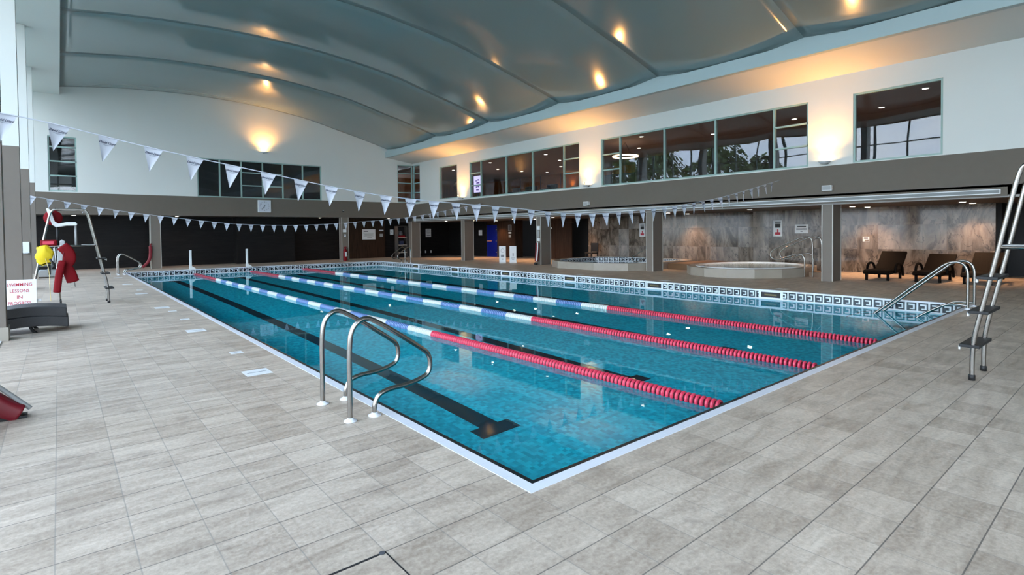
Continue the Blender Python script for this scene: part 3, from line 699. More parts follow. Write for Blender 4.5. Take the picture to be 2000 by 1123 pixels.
# ------------------------------------------------------------------ rails
def hoop_mesh():
    pr = [(0, 0), (0, .40), (0, .62), (.03, .76), (.14, .83), (.27, .76), (.46, .635), (.64, .51), (.745, .43), (.745, .27), (.64, .225), (.5, .20), (.36, .20), (.245, .17), (.21, .09), (.21, 0)]
    pts = [(0, 0), (0, .3)] + pr[2:-1] + [(.21, .05), (.21, 0)]
    path = chaikin([(x, 0, z) for x, z in pts], 3)
    b = MB(); b.tube(path, .021, M['steel'], 14); me = b.mesh('rail_tube')
    fl = MB(); fl.lathe([(0, 0), (.052, 0), (.052, .008), (.03, .016), (.024, .03), (0, .03)], M['coping'], 20); fm = fl.mesh('floor_flange')
    return me, fm
RT, FL = hoop_mesh()
def hoop(loc, rz, label, group):
    t = thing('grab_rail', loc, label, 'handrail', group, rz)
    o = bpy.data.objects.new('rail_tube', RT); COL.objects.link(o); o.parent = t
    for x in (0, .21):
        o = bpy.data.objects.new('floor_flange', FL); COL.objects.link(o); o.parent = t; o.location = (x, 0, 0)
        o['label'] = 'white collar'
    return t
hoop((-.37, 1.77, 0), 0, 'bent steel grab rail at the near pool edge, the one nearer the camera', 'near grab rails')
hoop((-.37, 2.36, 0), 0, 'bent steel grab rail at the near pool edge, farther of the pair', 'near grab rails')
hoop((-.37, 23.75, 0), 0, 'bent steel grab rail at the far left pool corner, nearer of the pair', 'far left grab rails')
hoop((-.37, 24.35, 0), 0, 'bent steel grab rail at the far left pool corner, farther of the pair', 'far left grab rails')
hoop((W + .37, 22.6, 0), PI, 'bent steel grab rail in front of the corner column, nearer of the pair', 'far right grab rails')
hoop((W + .37, 23.2, 0), PI, 'bent steel grab rail in front of the corner column, farther of the pair', 'far right grab rails')
for k, x in enumerate((10.72, 11.27)):
    t = thing('stair_rail', (x, -.1, 0), 'sloping steel stair rail into the near right pool corner, %s' % ['on the water side', 'on the terrace side'][k], 'handrail', 'corner stair rails')
    b = MB(); b.tube(chaikin([(0, 0, 0), (0, 0, .45), (0, 0, .74), (0, .1, .88), (0, .3, .86), (0, .5, .68), (0, 1.1, .13), (0, 1.9, -.62), (0, 2.0, -1.1)], 3), .024, M['steel'], 14); b.build('rail_tube', t)
    b = MB(); b.tube(chaikin([(0, 0, .07), (0, .25, .08), (0, .4, .03), (0, .85, -.28), (0, 1.15, -.6)], 3), .02, M['steel'], 12); b.build('lower_bar', t)
    o = bpy.data.objects.new('floor_flange', FL); COL.objects.link(o); o.parent = t
for k, x in enumerate((16.05, 16.75)):
    t = thing('spa_rail', (x, 4.65, 0), 'tall looped steel handrail at the spa pool steps, %s' % ['nearer the lane pool', 'nearer the marble wall'][k], 'handrail', 'spa handrails')
    b = MB(); b.tube(chaikin([(0, 0, 0), (0, 0, .6), (0, 0, 1.1), (0, .07, 1.28), (0, .3, 1.28), (0, .75, 1.08), (0, 1.25, .86), (0, 1.35, .66), (0, 1.2, .52), (0, .95, .56), (0, .55, .72), (0, .34, .74), (0, .24, .6), (0, .24, .3), (0, .24, 0)], 3), .021, M['steel'], 12); b.build('rail_tube', t)
t = thing('spa_rail', (16.2, 10.55, 0), 'slanting steel handrail dipping into the plunge pool', 'handrail', 'plunge pool handrail')
b = MB(); b.tube(chaikin([(0, -.15, 0), (0, -.15, .7), (0, -.1, .95), (0, .1, .98), (0, .5, .8), (0, 1.15, .5), (0, 1.25, .4), (0, 1.2, .28), (0, 1.05, .22), (0, .8, .3), (0, .3, .5), (0, .1, .45), (0, .1, 0)], 3), .021, M['steel'], 12); b.build('rail_tube', t)

# ------------------------------------------------------------------ spa pools
def raised_pool(name, poly, h, label, wat, band, lip):
    t = thing(name, (0, 0, 0), label, 'spa pool')
    c = Vector((sum(p[0] for p in poly) / len(poly), sum(p[1] for p in poly) / len(poly)))
    def inset(d): return [tuple(Vector(p) + (c - Vector(p)).normalized() * d) for p in poly]
    inn = inset(.32); n = len(poly); b = MB(); i = b.mi(M['tubwall']); k2 = b.mi(M[band])
    o0 = [b.bm.verts.new((p[0], p[1], 0)) for p in poly]; o1 = [b.bm.verts.new((p[0], p[1], h)) for p in poly]
    i1 = [b.bm.verts.new((p[0], p[1], h)) for p in inn]; i0 = [b.bm.verts.new((p[0], p[1], .0)) for p in inn]
    for k in range(n):
        j = (k + 1) % n
        b.face([o0[k], o0[j], o1[j], o1[k]], i); b.face([o1[k], o1[j], i1[j], i1[k]], i); b.face([i1[k], i1[j], i0[j], i0[k]], k2)
    b.face(list(reversed(o0)), i); b.face(i0, i); b.build('surround', t)
    if lip:
        q = MB(); a = inset(.28); d = inset(.42); ii = q.mi(M['white_pl'])
        va = [q.bm.verts.new((p[0], p[1], h + .02)) for p in a]; vd = [q.bm.verts.new((p[0], p[1], h + .02)) for p in d]
        wa = [q.bm.verts.new((p[0], p[1], h - .04)) for p in a]; wd = [q.bm.verts.new((p[0], p[1], h - .04)) for p in d]
        for k in range(n):
            j = (k + 1) % n
            q.face([va[k], va[j], vd[j], vd[k]], ii); q.face([va[k], va[j], wa[j], wa[k]], ii); q.face([vd[k], vd[j], wd[j], wd[k]], ii); q.face([wa[k], wa[j], wd[j], wd[k]], ii)
        q.build('rim', t)
    wm = mat('spa_water', srgb(150, 176, 184), .06, spec=.8, var=.1, scale=5, bmp=.25)
    q = MB(); q.prism(inset(.321), .02, wat, wm); q.build('water', t)
    return t
def motif(b): pass
PP = [(13.95, 13.9), (13.95, 11.9), (14.55, 10.7), (15.4, 10.25), (18.3, 10.25), (18.9, 11.2), (18.9, 14.6), (18.2, 15.6), (15.9, 15.6), (14.6, 14.9)]
raised_pool('plunge_pool', PP, .28, 'raised stone plunge pool with motif tile lining left of the spa', .07, 'band2', False)
n = 16
TP = [(16.45 + 2.4 * math.cos(2 * PI * k / n + .2), 6.85 + 2.0 * math.sin(2 * PI * k / n + .2)) for k in range(n)]
raised_pool('hot_tub', TP, .28, 'round raised stone spa pool with pale bright water', .27, 'tubwall', True)
b = MB(); b.box((16.3, 8.85, 0), (19.25, 10.1, .24), M['tubstep']); tag(b.build('bench_block'), 'low brown stone step block between the two spa pools', 'step')
b = MB(); b.box((16.2, 4.3, 0), (16.62, 4.82, .15), M['tubstep']); tag(b.build('entry_step'), 'brown stone entry step in front of the spa rails', 'step')

# ------------------------------------------------------------------ lane ropes
def float_mesh(m, hub, name):
    b = MB(); r, q = .064, .042
    b.lathe([(0.012, 0), (q, .001), (q, .012), (r * .97, .0145), (r, .017), (r, .034), (r * .97, .0365), (q, .039), (q, .054), (.012, .055)], m, 16, 'y', mats=[hub, hub, m, m, m, m, m, hub, hub]); return b.mesh(name)
FM = {k: float_mesh(M[a], M[c], 'float') for k, a, c in (('r', 'pink', 'pinkshade'), ('w', 'fwhite', 'fwhub'), ('b', 'fblue', 'fbhub'))}
PITCH = .056
def lane_rope(x, x2, label):
    t = thing('lane_rope', (x, 0, ZW + .022), label, 'lane rope', 'floating lane ropes')
    t.rotation_euler = (0, 0, -math.atan2(x2 - x, L))
    b = MB(); b.tube([(0, 0.0, 0), (0, L, 0)], .012, M['dred'], 8)
    b.build('cable', t)
    for yy, nm in ((.3, 'near'), (L - .28, 'far')):
        e = MB(); e.tube([(0, yy - .28 if nm == 'near' else yy + .28, .0), (0, yy - .05 if nm == 'near' else yy + .05, 0), (0, yy, 0)], .02, M['pink'], 10, rr=[.022, .03, .02]); e.build('end_hook', t)
    far = {'r': MB(), 'w': MB(), 'b': MB()}
    n0 = int((L - .75) / PITCH)
    for k in range(n0):
        y = .33 + k * PITCH
        if y < 5.5: c = 'r'
        elif y > 21.1: c = 'r'
        else: c = 'wb'[int((y - 5.5) / .82) % 2]
        if k < 94:
            o = bpy.data.objects.new('float', FM[c]); COL.objects.link(o); o.parent = t; o.location = (0, y, 0)
        else:
            f = far['r']; q, r = .046, .063; a, h = {'r': ('pink', 'pinkshade'), 'w': ('fwhite', 'fwhub'), 'b': ('fblue', 'fbhub')}[c]
            f.lathe([(.012, 0), (r, .012), (r, .036), (.012, .055)], M[a], 10, 'y', (0, y, 0), mats=[M[h], M[a], M[h]])
    o = far['r'].build('float_row', t); o['kind'] = 'stuff'
    for k in ('w', 'b'): far[k].bm.free()
    return t
lane_rope(2.77, 2.5, 'red, white and blue lane rope nearest the grab rails')
lane_rope(5.03, 4.85, 'red, white and blue lane rope, the middle one of three')
lane_rope(7.25, 7.3, 'red, white and blue lane rope farthest from the grab rails')

# ------------------------------------------------------------------ pennant strings
b = MB(); fw, fh = .19, .285
i = b.mi(M['flag']); nn = 6
def fpt(u, v):   # u across, v down
    w = fw * (1 - v) / 2; x = (u - .5) * 2 * w
    return Vector((x, .012 * math.sin(u * PI) * (1 - v * .4) - .006 * v, -fh * v))
for side, dy in ((0, -.0015), (1, .0015)):
    g = [[b.bm.verts.new(fpt(u / nn, min(v / nn, .985)) + Vector((0, dy, 0))) for v in range(nn + 1)] for u in range(nn + 1)]
    for u in range(nn):
        for v in range(nn): b.face([g[u][v], g[u + 1][v], g[u + 1][v + 1], g[u][v + 1]], i, True)
b.text('David Lloyd', .036, Matrix.Translation((0, -.004, -.062)) @ RX, M['ink'], shear=.35, depth=.0008, sx=.86, bold=.0006)
b.tube([(-.03, -.002, -.087), (.0, -.002, -.092), (.035, -.002, -.086)], .0012, M['ink'], 5)
PEN = b.mesh('pennant')
def pennants(Y, Xs, nodes, label, pitch, x0, XE):
    t = thing('pennant_string', (0, Y, 0), label, 'pennant string', 'swim pennant strings')
    def h(x):
        for k in range(len(nodes) - 1):
            if x <= nodes[k + 1][0] or k == len(nodes) - 2:
                P = nodes; a, c = P[k], P[k + 1]; q = (x - a[0]) / (c[0] - a[0])
                def sl(j):
                    l, r = max(j - 1, 0), min(j + 1, len(P) - 1); return (P[r][1] - P[l][1]) / (P[r][0] - P[l][0])
                d = c[0] - a[0]; m0, m1 = sl(k) * d, sl(k + 1) * d
                return (2*q**3-3*q*q+1)*a[1] + (q**3-2*q*q+q)*m0 + (-2*q**3+3*q*q)*c[1] + (q**3-q*q)*m1
    b = MB(); b.tube([(Xs + (XE - Xs) * k / 90, 0, h(Xs + (XE - Xs) * k / 90)) for k in range(91)], .0065, M['flag'], 6); b.build('cord', t)
    x = x0; rn = random.Random(int(Y))
    while x < XE - .12:
        o = bpy.data.objects.new('pennant', PEN); COL.objects.link(o); o.parent = t
        o.location = (x, 0, h(x) - .004); s = math.atan((h(x + .05) - h(x - .05)) / .1)
        o.rotation_euler = (rn.uniform(-.12, .12), -s, rn.uniform(-.16, .16)); x += pitch
pennants(5.2, XL - .03, [(XL - .03, 2.80), (-2.2, 2.72), (-1.35, 2.55), (-.48, 2.40), (1.6, 2.09), (4.43, 1.94), (5.34, 1.885), (6.63, 1.89), (8.83, 2.06), (11.3, 2.36), (14.95, 3.03)], 'near string of white printed pennants sagging across the pool', .424, -2.53, XR)
pennants(20.4, XL - .05, [(-2.84, 2.82), (-.42, 2.37), (.92, 2.19), (2.93, 1.96), (5.0, 1.90), (6.93, 1.97), (10.6, 2.29), (13.6, 2.82), (15.0, 3.09)], 'far string of small white pennants across the deep end', .425, -2.74, XR)

# ------------------------------------------------------------------ lifeguard chairs
def lifeguard_chair(loc, rz, label):
    t = thing('lifeguard_chair', loc, label, 'lifeguard chair', 'tall steel lifeguard chairs', rz)
    hw = .27
    for s in (-1, 1):
        b = MB(); y = s * hw
        b.tube(chaikin([(0, y, 0), (0, y, .2), (-.01, y, .42), (-.1, y, .85), (-.24, y, 1.57), (-.32, y, 2.0), (-.36, y, 2.09), (-.46, y, 2.11), (-.86, y, 2.11), (-.95, y, 2.08), (-1.0, y, 1.95), (-1.2, y, .9), (-1.36, y, 0)], 3), .021, M['steel'], 12)
        o = b.build('side_frame', t)
        for x in (0, -1.36):
            q = MB(); q.lathe([(0, 0), (.028, 0), (.028, .05), (.022, .055), (0, .055)], M['black_rub'], 12, 'z', (x, y, 0)); q.build('rubber_foot', o)
    for k, (z, x) in enumerate(((.34, .0), (.68, -.065), (1.02, -.13))):
        b = MB(); b.box((x - .06, -hw - .03, z - .02), (x + .1, hw + .03, z + .01), M['black_rub']); o = b.build('tread', t, .006)
        for s in (-1, 1):
            q = MB(); q.box((x + .1, s * (hw - .07) - .025, z - .055), (x + .115, s * (hw - .07) + .03, z - .015), M['white_pl']); q.build('tread_cap', o)
    b = MB()
    for s in (-1, 1): b.tube([(-.19, s * hw, 1.31), (-1.12, s * hw, 1.31)], .016, M['steel'], 10)
    for x in (-.2, -.52, -1.1): b.tube([(x, -hw, 1.31), (x, hw, 1.31)], .014, M['steel'], 10)
    b.box((-.45, -hw + .02, 1.315), (-.2, hw - .02, 1.335), M['grey_pl']); b.build('platform', t)
    b = MB(); prof = [(-.52, 1.80), (-.55, 1.83), (-.7, 1.83), (-.84, 1.80), (-.9, 1.84), (-.96, 2.08), (-1.0, 2.13), (-1.04, 2.12), (-1.02, 2.04), (-.95, 1.78), (-.88, 1.72), (-.7, 1.76), (-.53, 1.76)]
    b.prism(prof, -.22, .22, M['white_pl'], 'y', True); b.build('seat', t, .01)
    b = MB()
    for s in (-1, 1):
        b.tube([(-.55, s * .15, 1.31), (-.55, s * .15, 1.77)], .02, M['grey_pl'], 10)
        b.build('seat_post', t); b = MB()
    b.tube([(-.86, 0, 1.31), (-.86, 0, 1.74)], .03, M['black_rub'], 10); b.build('seat_post', t)
    b = MB(); b.tube([(-.92, hw, 1.31), (-.84, hw, 0.06)], .016, M['steel'], 10); b.tube([(-.843, hw, .1), (-.838, hw, 0)], .02, M['black_rub'], 10); b.build('prop_leg', t)
    return t
lifeguard_chair((-1.29, 13.2, 0), 0, 'tall steel lifeguard chair by the left columns, red floats hanging from it')
lifeguard_chair((5.03, -1.2, 0), PI / 2, 'tall steel lifeguard chair with black treads at the right edge of the near deck')
# items on the left chair
cx, cyy = -1.29, 12.93
def slab(b, path, w, th, m):
    """flat rounded bar along a path in the xz plane"""
    i = b.mi(m); rings = []
    P = [Vector(p) for p in path]
    for k, p in enumerate(P):
        t = (P[min(k + 1, len(P) - 1)] - P[max(k - 1, 0)]).normalized(); n = Vector((-t.z, 0, t.x)); y = Vector((0, 1, 0))
        e = 1.0 if 0 < k < len(P) - 1 else .55
        rings.append([b.bm.verts.new(p + n * (w / 2 * e * math.copysign(abs(math.cos(a)) ** .6, math.cos(a))) + y * (th / 2 * e * math.copysign(abs(math.sin(a)) ** .6, math.sin(a)))) for a in [2 * PI * j / 14 for j in range(14)]])
    for k in range(len(P) - 1):
        for j in range(14): b.face([rings[k][j], rings[k][(j + 1) % 14], rings[k + 1][(j + 1) % 14], rings[k + 1][j]], i, True)
    b.face(list(reversed(rings[0])), i); b.face(rings[-1], i)
t = thing('rescue_tube', (-2.07, cyy - .12, 1.3), 'red foam rescue tube hanging from the left chair platform, the wider curved one', 'rescue tube', 'hanging rescue tubes')
b = MB(); slab(b, chaikin([(-.02, 0, .02), (.1, 0, -.12), (.12, 0, -.3), (.02, 0, -.42), (.1, 0, -.55), (.16, 0, -.78)], 2), .22, .1, M['red']); b.build('float_body', t)
b = MB(); b.tube([(.18, 0, -.76), (.19, 0, -.88)], .006, M['black_rub'], 6); b.build('strap', t)
t = thing('rescue_tube', (-2.14, cyy - .22, 1.3), 'red foam rescue tube hanging straight down, lower of the two on the left chair', 'rescue tube', 'hanging rescue tubes')
b = MB(); slab(b, chaikin([(.06, 0, -.3), (.0, 0, -.55), (-.03, 0, -.8), (-.05, 0, -.98)], 2), .13, .1, M['red']); b.build('float_body', t)
b = MB(); b.tube([(.06, 0, -.3), (.09, .1, .0)], .008, M['dred'], 6); b.build('strap', t)
t = thing('kit_bag', (-2.3, 13.0, 1.32), 'small bright red kit bag on the left chair platform', 'bag')
b = MB(); b.box((-.14, -.1, 0), (.14, .1, .13), M['red']); b.build('body', t, .03)
b = MB(); b.box((-.1, -.106, .03), (.08, -.1, .1), M['pink']); b.build('pocket', t)
t = thing('float_disc', (-2.22, 13.25, 1.93), 'round red float disc behind the lifeguard seat', 'float')
b = MB(); b.lathe([(0, -.05), (.12, -.05), (.165, -.02), (.165, .02), (.12, .05), (0, .05)], M['red'], 24, 'y'); b.build('disc', t)
b = MB(); b.tube([(0, 0, .16), (.05, 0, .22)], .008, M['black_rub'], 6); b.build('cord_loop', t)
t = thing('throw_bag', (-2.40, cyy - .2, 1.3), 'yellow throw bag with dangling rope on the left chair leg', 'bag')
b = MB(); i = b.mi(M['yellow'])
b.grid(lambda u, v: ((.035 + .095 * math.sin(PI * min(v * .8 + .12, 1)) ** .7 * (1 + .32 * math.sin(u * 6 * PI + v * 6) + .15 * math.sin(u * 14 * PI - v * 9))) * math.cos(2 * PI * u) + .05 * v, .09 * math.sin(PI * min(v + .1, 1)) * math.sin(2 * PI * u), .02 - .40 * v + .02 * math.sin(9 * u)), 28, 12, M['yellow']); b.build('bag_body', t)
b = MB(); b.tube(chaikin([(.03, -.05, -.2), (.1, -.06, -.5), (.1, -.06, -.9), (.11, -.05, -1.15)], 2), .007, mat('beige_rope', srgb(206, 186, 130), .8), 6); b.build('rope', t)
b = MB(); b.tube([(.11, -.08, -.25), (.2, -.08, -.42)], .02, M['black_rub'], 8); b.build('buckle', t)

# pool hoist behind the chair
t = thing('pool_hoist', (-2.45, 24.6, 0), 'white and grey pool hoist parked behind the left lifeguard chair', 'hoist')
b = MB(); b.prism([(-.42, .08), (-.3, .02), (.5, .02), (.5, .26), (-.25, .28), (-.42, .2)], -.25, .25, M['white_pl'], 'y'); b.build('base', t, .03)
b = MB(); b.tube(chaikin([(.0, 0, .26), (.16, 0, .6), (.2, 0, 1.0), (.2, 0, 1.1)], 3), .06, M['grey_pl'], 12); b.build('curved_post', t)
b = MB(); b.prism([(.22, .28), (.36, .28), (.5, 1.35), (.4, 1.42), (.3, 1.3)], -.08, .08, M['white_pl'], 'y'); b.build('mast', t, .02)
b = MB(); b.tube([(-.1, 0, 1.25), (.3, 0, 1.3)], .03, M['grey_pl'], 10); b.build('arm', t)
b = MB(); b.box((-.3, -.22, .42), (.12, .22, .5), M['grey_pl']); b.box((-.02, -.3, .1), (.06, -.24, .5), M['black_rub']); b.build('seat', t, .02)
for x in (-.3, .4):
    b = MB(); b.lathe([(0, -.24), (.05, -.24), (.05, -.2), (0, -.2)], M['black_rub'], 14, 'y', (x, 0, .05)); b.build('wheel', t)

# far end rescue gear
t = thing('rescue_tube', (1.05, YB - .1, 1.05), 'curved crimson rescue tube hanging on the far left column', 'rescue tube', 'hanging rescue tubes')
b = MB(); slab(b, chaikin([(.06, 0, .02), (.07, 0, -.3), (.03, 0, -.6), (-.1, 0, -.82), (-.26, 0, -.97)], 2), .13, .1, M['dred']); b.build('float_body', t)
b = MB(); b.tube([(.06, 0, .0), (.1, .06, .12)], .02, M['red'], 8); b.build('strap', t)
t = thing('fire_extinguisher', (10.44, YB - .14, 0), 'red fire extinguisher standing against the far column', 'fire extinguisher')
b = MB(); b.lathe([(0, 0), (.1, 0), (.105, .03), (.105, .55), (.08, .64), (.035, .69), (.035, .74), (0, .74)], M['red'], 20); b.build('cylinder', t)
b = MB(); b.box((-.05, -.108, .25), (.05, -.1, .5), M['white_pl']); b.build('label_panel', t)
b = MB(); b.tube(chaikin([(.03, 0, .74), (.12, 0, .8), (.15, 0, .6), (.12, -.02, .3)], 2), .014, M['black_rub'], 8); b.build('hose', t)
b = MB(); b.box((-.06, -.02, .74), (.07, .02, .8), M['dred']); b.build('valve_head', t)
panel('call_point', YB - .03, 'y', 10.47, 1.71, .2, .16, 'white square plate high on the extinguisher column', 'sign', [])
panel('call_point', YB - .03, 'y', 10.48, 1.44, .12, .13, 'small cream call point on the extinguisher column', 'call point', [(0, 0, .05, .05, 'gal_dark')])
t = thing('equipment_shelf', (14.45, 28.4, 0), 'tall open shelf of red rescue gear beside the corner column', 'shelf')
b = MB()
for x in (-.32, .32): b.box((x - .03, -.2, 0), (x + .03, .2, 2.0), mat('pink_wood', srgb(176, 120, 112), .5) if 0 else M['soffit'])
b.box((-.35, .17, 0), (.35, .2, 2.0), M['black']); b.box((-.35, -.2, 1.96), (.35, .2, 2.0), M['soffit']); b.build('carcass', t)
for z in (.3, .78, 1.25):
    b = MB(); b.box((-.29, -.2, z), (.29, .16, z + .035), mat('pale_board', srgb(176, 160, 146), .5)); b.build('shelf_board', t)
o = MB(); o.box((14.2, 28.25, 1.286), (14.66, 28.5, 1.4), M['red']); tag(o.build('kit_box', None, .02), 'flat red kit box on the upper shelf board', 'box')
o = MB(); o.lathe([(0, 0), (.13, 0), (.15, .1), (.12, .26), (0, .3)], M['gal_dark'], 18, 'z', (14.38, 28.36, 1.401)); tag(o.build('helmet'), 'dark grey dome on top of the flat red kit box', 'helmet')
o = MB(); o.box((14.28, 28.25, .816), (14.58, 28.5, 1.06), mat('navy_cloth', srgb(30, 34, 62), .8)); tag(o.build('kit_bag', None, .05), 'navy kit bag on the middle shelf board', 'bag')

# white starter posts at the far rope ends
for k, (x, lb) in enumerate(((2.42, 'white plastic lane post at the far end of the nearest rope'), (4.78, 'white plastic lane post at the far end of the middle rope'))):
    t = thing('lane_post', (x, L + .28, 0), lb, 'post', 'far end lane posts')
    b = MB(); b.box((-.045, -.035, .02), (.045, .035, .86), M['white_pl']); b.build('post', t, .01)
    b = MB(); b.prism([(-.05, 0), (.2, 0), (.2, .02), (.05, .14), (-.05, .14)], -.06, .06, M['white_pl'], 'y'); b.build('foot', t)

# ------------------------------------------------------------------ deck markers and depth plates
def marker(x, y, w, d, label, group):
    b = MB(); b.box((x - w / 2, y - d / 2, 0.0005), (x + w / 2, y + d / 2, .003), M['white_pl'])
    b.box((x - w * .38, y - .006, .003), (x + w * .38, y + .01, .0034), M['greyink'])
    tag(b.build('depth_marker'), label, 'floor marker', group)
for k, y in enumerate((3.95, 7.41, 11.08, 14.75, 18.48, 22.1)):
    marker(-.5, y, .26, .27, 'square white depth marker on the left deck, %s counted from the near grab rails' % ORD[k], 'left deck markers')
for k, y in enumerate((5.2, 8.9, 10.3, 16.0, 19.6)): marker(-.42, y, .14, .14, 'small white marker tile on the left deck, %s counted from the near grab rails' % ORD[k], 'small left deck markers')
for k, y in enumerate((3.8, 7.28, 10.8, 14.3, 17.9, 21.4)):
    marker(W + .48, y, .26, .27, 'white depth marker on the terrace edge, %s counted from the corner stairs' % ORD[k], 'terrace depth markers')
for k, y in enumerate((6.12, 10.1, 13.4, 17.0)): marker(W + .46, y, .14, .14, 'small white marker tile on the terrace edge, %s counted from the corner stairs' % ORD[k], 'small terrace markers')
for k, y in enumerate((3.87, 7.32, 10.82, 14.34, 17.98, 21.45)):
    t = thing('depth_plate', (W, y, -.118), 'dark depth plate set in the motif band, %s counted from the corner stairs' % ORD[k], 'depth plate', 'band depth plates')
    b = MB(); b.box((-.006, -.3, -.1), (0, .3, .1), M['coping']); b.build('backing', t)
    b = MB(); b.box((-.009, -.24, -.065), (-.006, .24, .065), M['blackink']); b.box((-.0105, -.15, -.02), (-.009, .15, .02), mat('plate_ochre', srgb(96, 84, 46), .5)); b.build('plate', t)

# access hatch in the floor
t = thing('floor_hatch', (-.982, -.053, 0), 'tile-topped access hatch with open dark joints in the near deck', 'hatch')
b = MB(); b.box((-.6, -.012, .0003), (0, .0, .002), M['black']); b.box((-.006, -.6, .0003), (.0, -.012, .002), M['black']); b.build('frame', t)
b = MB(); b.tube([(-.02, -.006, .001), (-.02, -.006, .005)], .014, M['gal_dark'], 10); b.build('lifting_point', t)

# ------------------------------------------------------------------ loungers on the terrace
def r_lounger(loc, back, label):
    t = thing('sun_lounger', loc, label, 'sun lounger', 'brown rattan loungers by the marble wall')
    hw = .33
    b = MB(); b.prism([(0, .22), (.1, .30), (1.15, .30), (1.15, .2), (.1, .18)], -hw, hw, M['rattan'], 'y'); b.build('seat', t, .015)
    a = R(back); x1, z1 = 1.15 + .8 * math.cos(a), .26 + .8 * math.sin(a)
    b = MB(); b.prism([(1.13, .30), (1.13 - .0 + .05, .20), (x1 + .05, z1 - .02), (x1, z1 + .04)], -hw, hw, M['rattan'], 'y'); b.build('backrest', t, .015)
    for s in (-1, 1):
        b = MB(); y = s * (hw + .03); b.tube(chaikin([(.5, y, .2), (.55, y, .42), (.75, y, .5), (1.05, y, .46), (1.2, y, .3), (1.25, y, .1)], 3), .035, M['rattan'], 10); b.build('armrest', t)
    for x in (.18, 1.3):
        for s in (-1, 1):
            b = MB(); b.box((x - .03, s * (hw - .06) - .03, 0), (x + .03, s * (hw - .06) + .03, .22), M['rattan']); b.build('leg', t)
    return t
r_lounger((16.05, 2.95, 0), 40, 'brown rattan sun lounger beside the taupe column, first from the spa')
r_lounger((16.3, 1.8, 0), 34, 'brown rattan sun lounger between two others, lowest backrest')
r_lounger((16.4, .75, 0), 40, 'brown rattan sun lounger behind the stair rail, last from the spa')
# stacked loungers by the left column
def s_lounger(loc, label, dz):
    t = thing('sun_lounger', loc, label, 'sun lounger', 'stacked black loungers', 0.0)
    top = [(0, .16), (-.25, .20), (-.55, .21), (-.85, .17), (-1.15, .12)]; th = .155
    b = MB(); up = chaikin([(x, 0, z + th) for x, z in top], 2); lo = chaikin([(x, 0, z) for x, z in top], 2)
    b.prism([(p.x, p.z) for p in up] + [(p.x, p.z) for p in reversed(lo)], -.33, .33, M['rattan2'], 'y'); b.build('bed', t, .02)
    if dz == 0:
        for x in (-.42, -1.0):
            for s in (-1, 1):
                b = MB(); b.tube(chaikin([(x - .05, s * .27, .2), (x, s * .27, .1), (x + .12, s * .27, .02), (x + .16, s * .27, .05)], 2), .022, M['black_rub'], 8); b.build('leg', t)
    else:
        b = MB(); b.box((-1.1, -.3, .05), (-1.0, .3, .12), M['black_rub']); b.build('cross_bar', t)
    return t
M['rattan2'] = mat('black_weave', srgb(44, 44, 46), .55, var=.35, scale=60, bmp=.5)
s_lounger((-2.04, 9.25, -.10), 'lower black woven lounger of the stack behind the left column', 0)
s_lounger((-2.06, 9.27, .055), 'upper black woven lounger of the stack behind the left column', 1)
# chair by the plunge pool
t = thing('side_chair', (18.75, 16.3, 0), 'black chair against the marble beside the dark doorway', 'chair')
b = MB(); b.box((-.25, -.25, .4), (.25, .25, .46), M['black_rub']); b.build('seat', t, .02)
b = MB(); b.box((.2, -.24, .5), (.26, .24, .95), M['black_rub']); b.build('backrest', t, .02)
for x in (-.21, .21):
    for y in (-.21, .21):
        b = MB(); b.box((x - .018, y - .018, 0), (x + .018, y + .018, .5 if x > 0 else .4), M['black_rub']); b.build('leg', t)

# ------------------------------------------------------------------ free-standing signs
t = thing('swimming_sign', (-2.72, 11.2, 0), 'white folding sign reading SWIMMING LESSONS IN PROGRESS behind the stacked loungers', 'sign')
RXs = Matrix.Rotation(R(84), 4, 'X')
b = MB(); b.box((-.24, -.01, .0), (.24, .01, .72), M['white_pl'], (R(-6), 0, 0), (0, 0, 0))
for k, s in enumerate(('SWIMMING', 'LESSONS', 'IN', 'PROGRESS')):
    z = .535 - .115 * k; b.text(s, .086, Matrix.Rotation(R(-6), 4, 'X') @ Matrix.Translation((0, -.012, z + .09)) @ RX, M['redink'], depth=.001, sx=.82 if len(s) > 2 else 1, bold=.001)
b.build('front_board', t)
b = MB(); b.box((-.24, .115, .0), (.24, .13, .56), M['white_pl'], (R(7), 0, R(0)), (0, .12, 0)); b.box((.2, .06, .3), (.3, .09, .34), M['white_pl']); b.build('rear_board', t)
t.rotation_euler = (0, 0, R(-6))
for k, x in enumerate((14.72, 15.13)):
    t = thing('floor_stand_sign', (x, 18.55 - .32 * k, 0), 'white upright floor sign on the far terrace, %s' % ['one with a ring symbol', 'one with a single dark bar'][k], 'sign', 'white floor stands', R(-38))
    b = MB(); b.box((-.165, -.02, .02), (.165, .02, .84), M['white_pl'])
    if k == 0:
        b.tube([(.08 * math.cos(2 * PI * j / 20), -.022, .62 + .1 * math.sin(2 * PI * j / 20)) for j in range(21)], .008, M['greyink'], 6, False); b.box((-.08, -.022, .3), (.08, -.02, .42), M['greyink']); b.box((-.04, -.022, .18), (.04, -.02, .22), M['greyink'])
    else:
        b.box((-.02, -.022, .34), (.03, -.02, .5), M['greyink']); b.box((-.09, -.022, .24), (.09, -.02, .26), M['greyink']); b.box((-.06, -.022, .17), (.06, -.02, .2), M['greyink'])
    b.build('board', t)
    b = MB(); b.prism([(-.12, 0), (.06, 0), (.06, .02), (.03, .06), (-.03, .06)], -.165, .165, M['white_pl'], 'x'); b.build('foot', t)

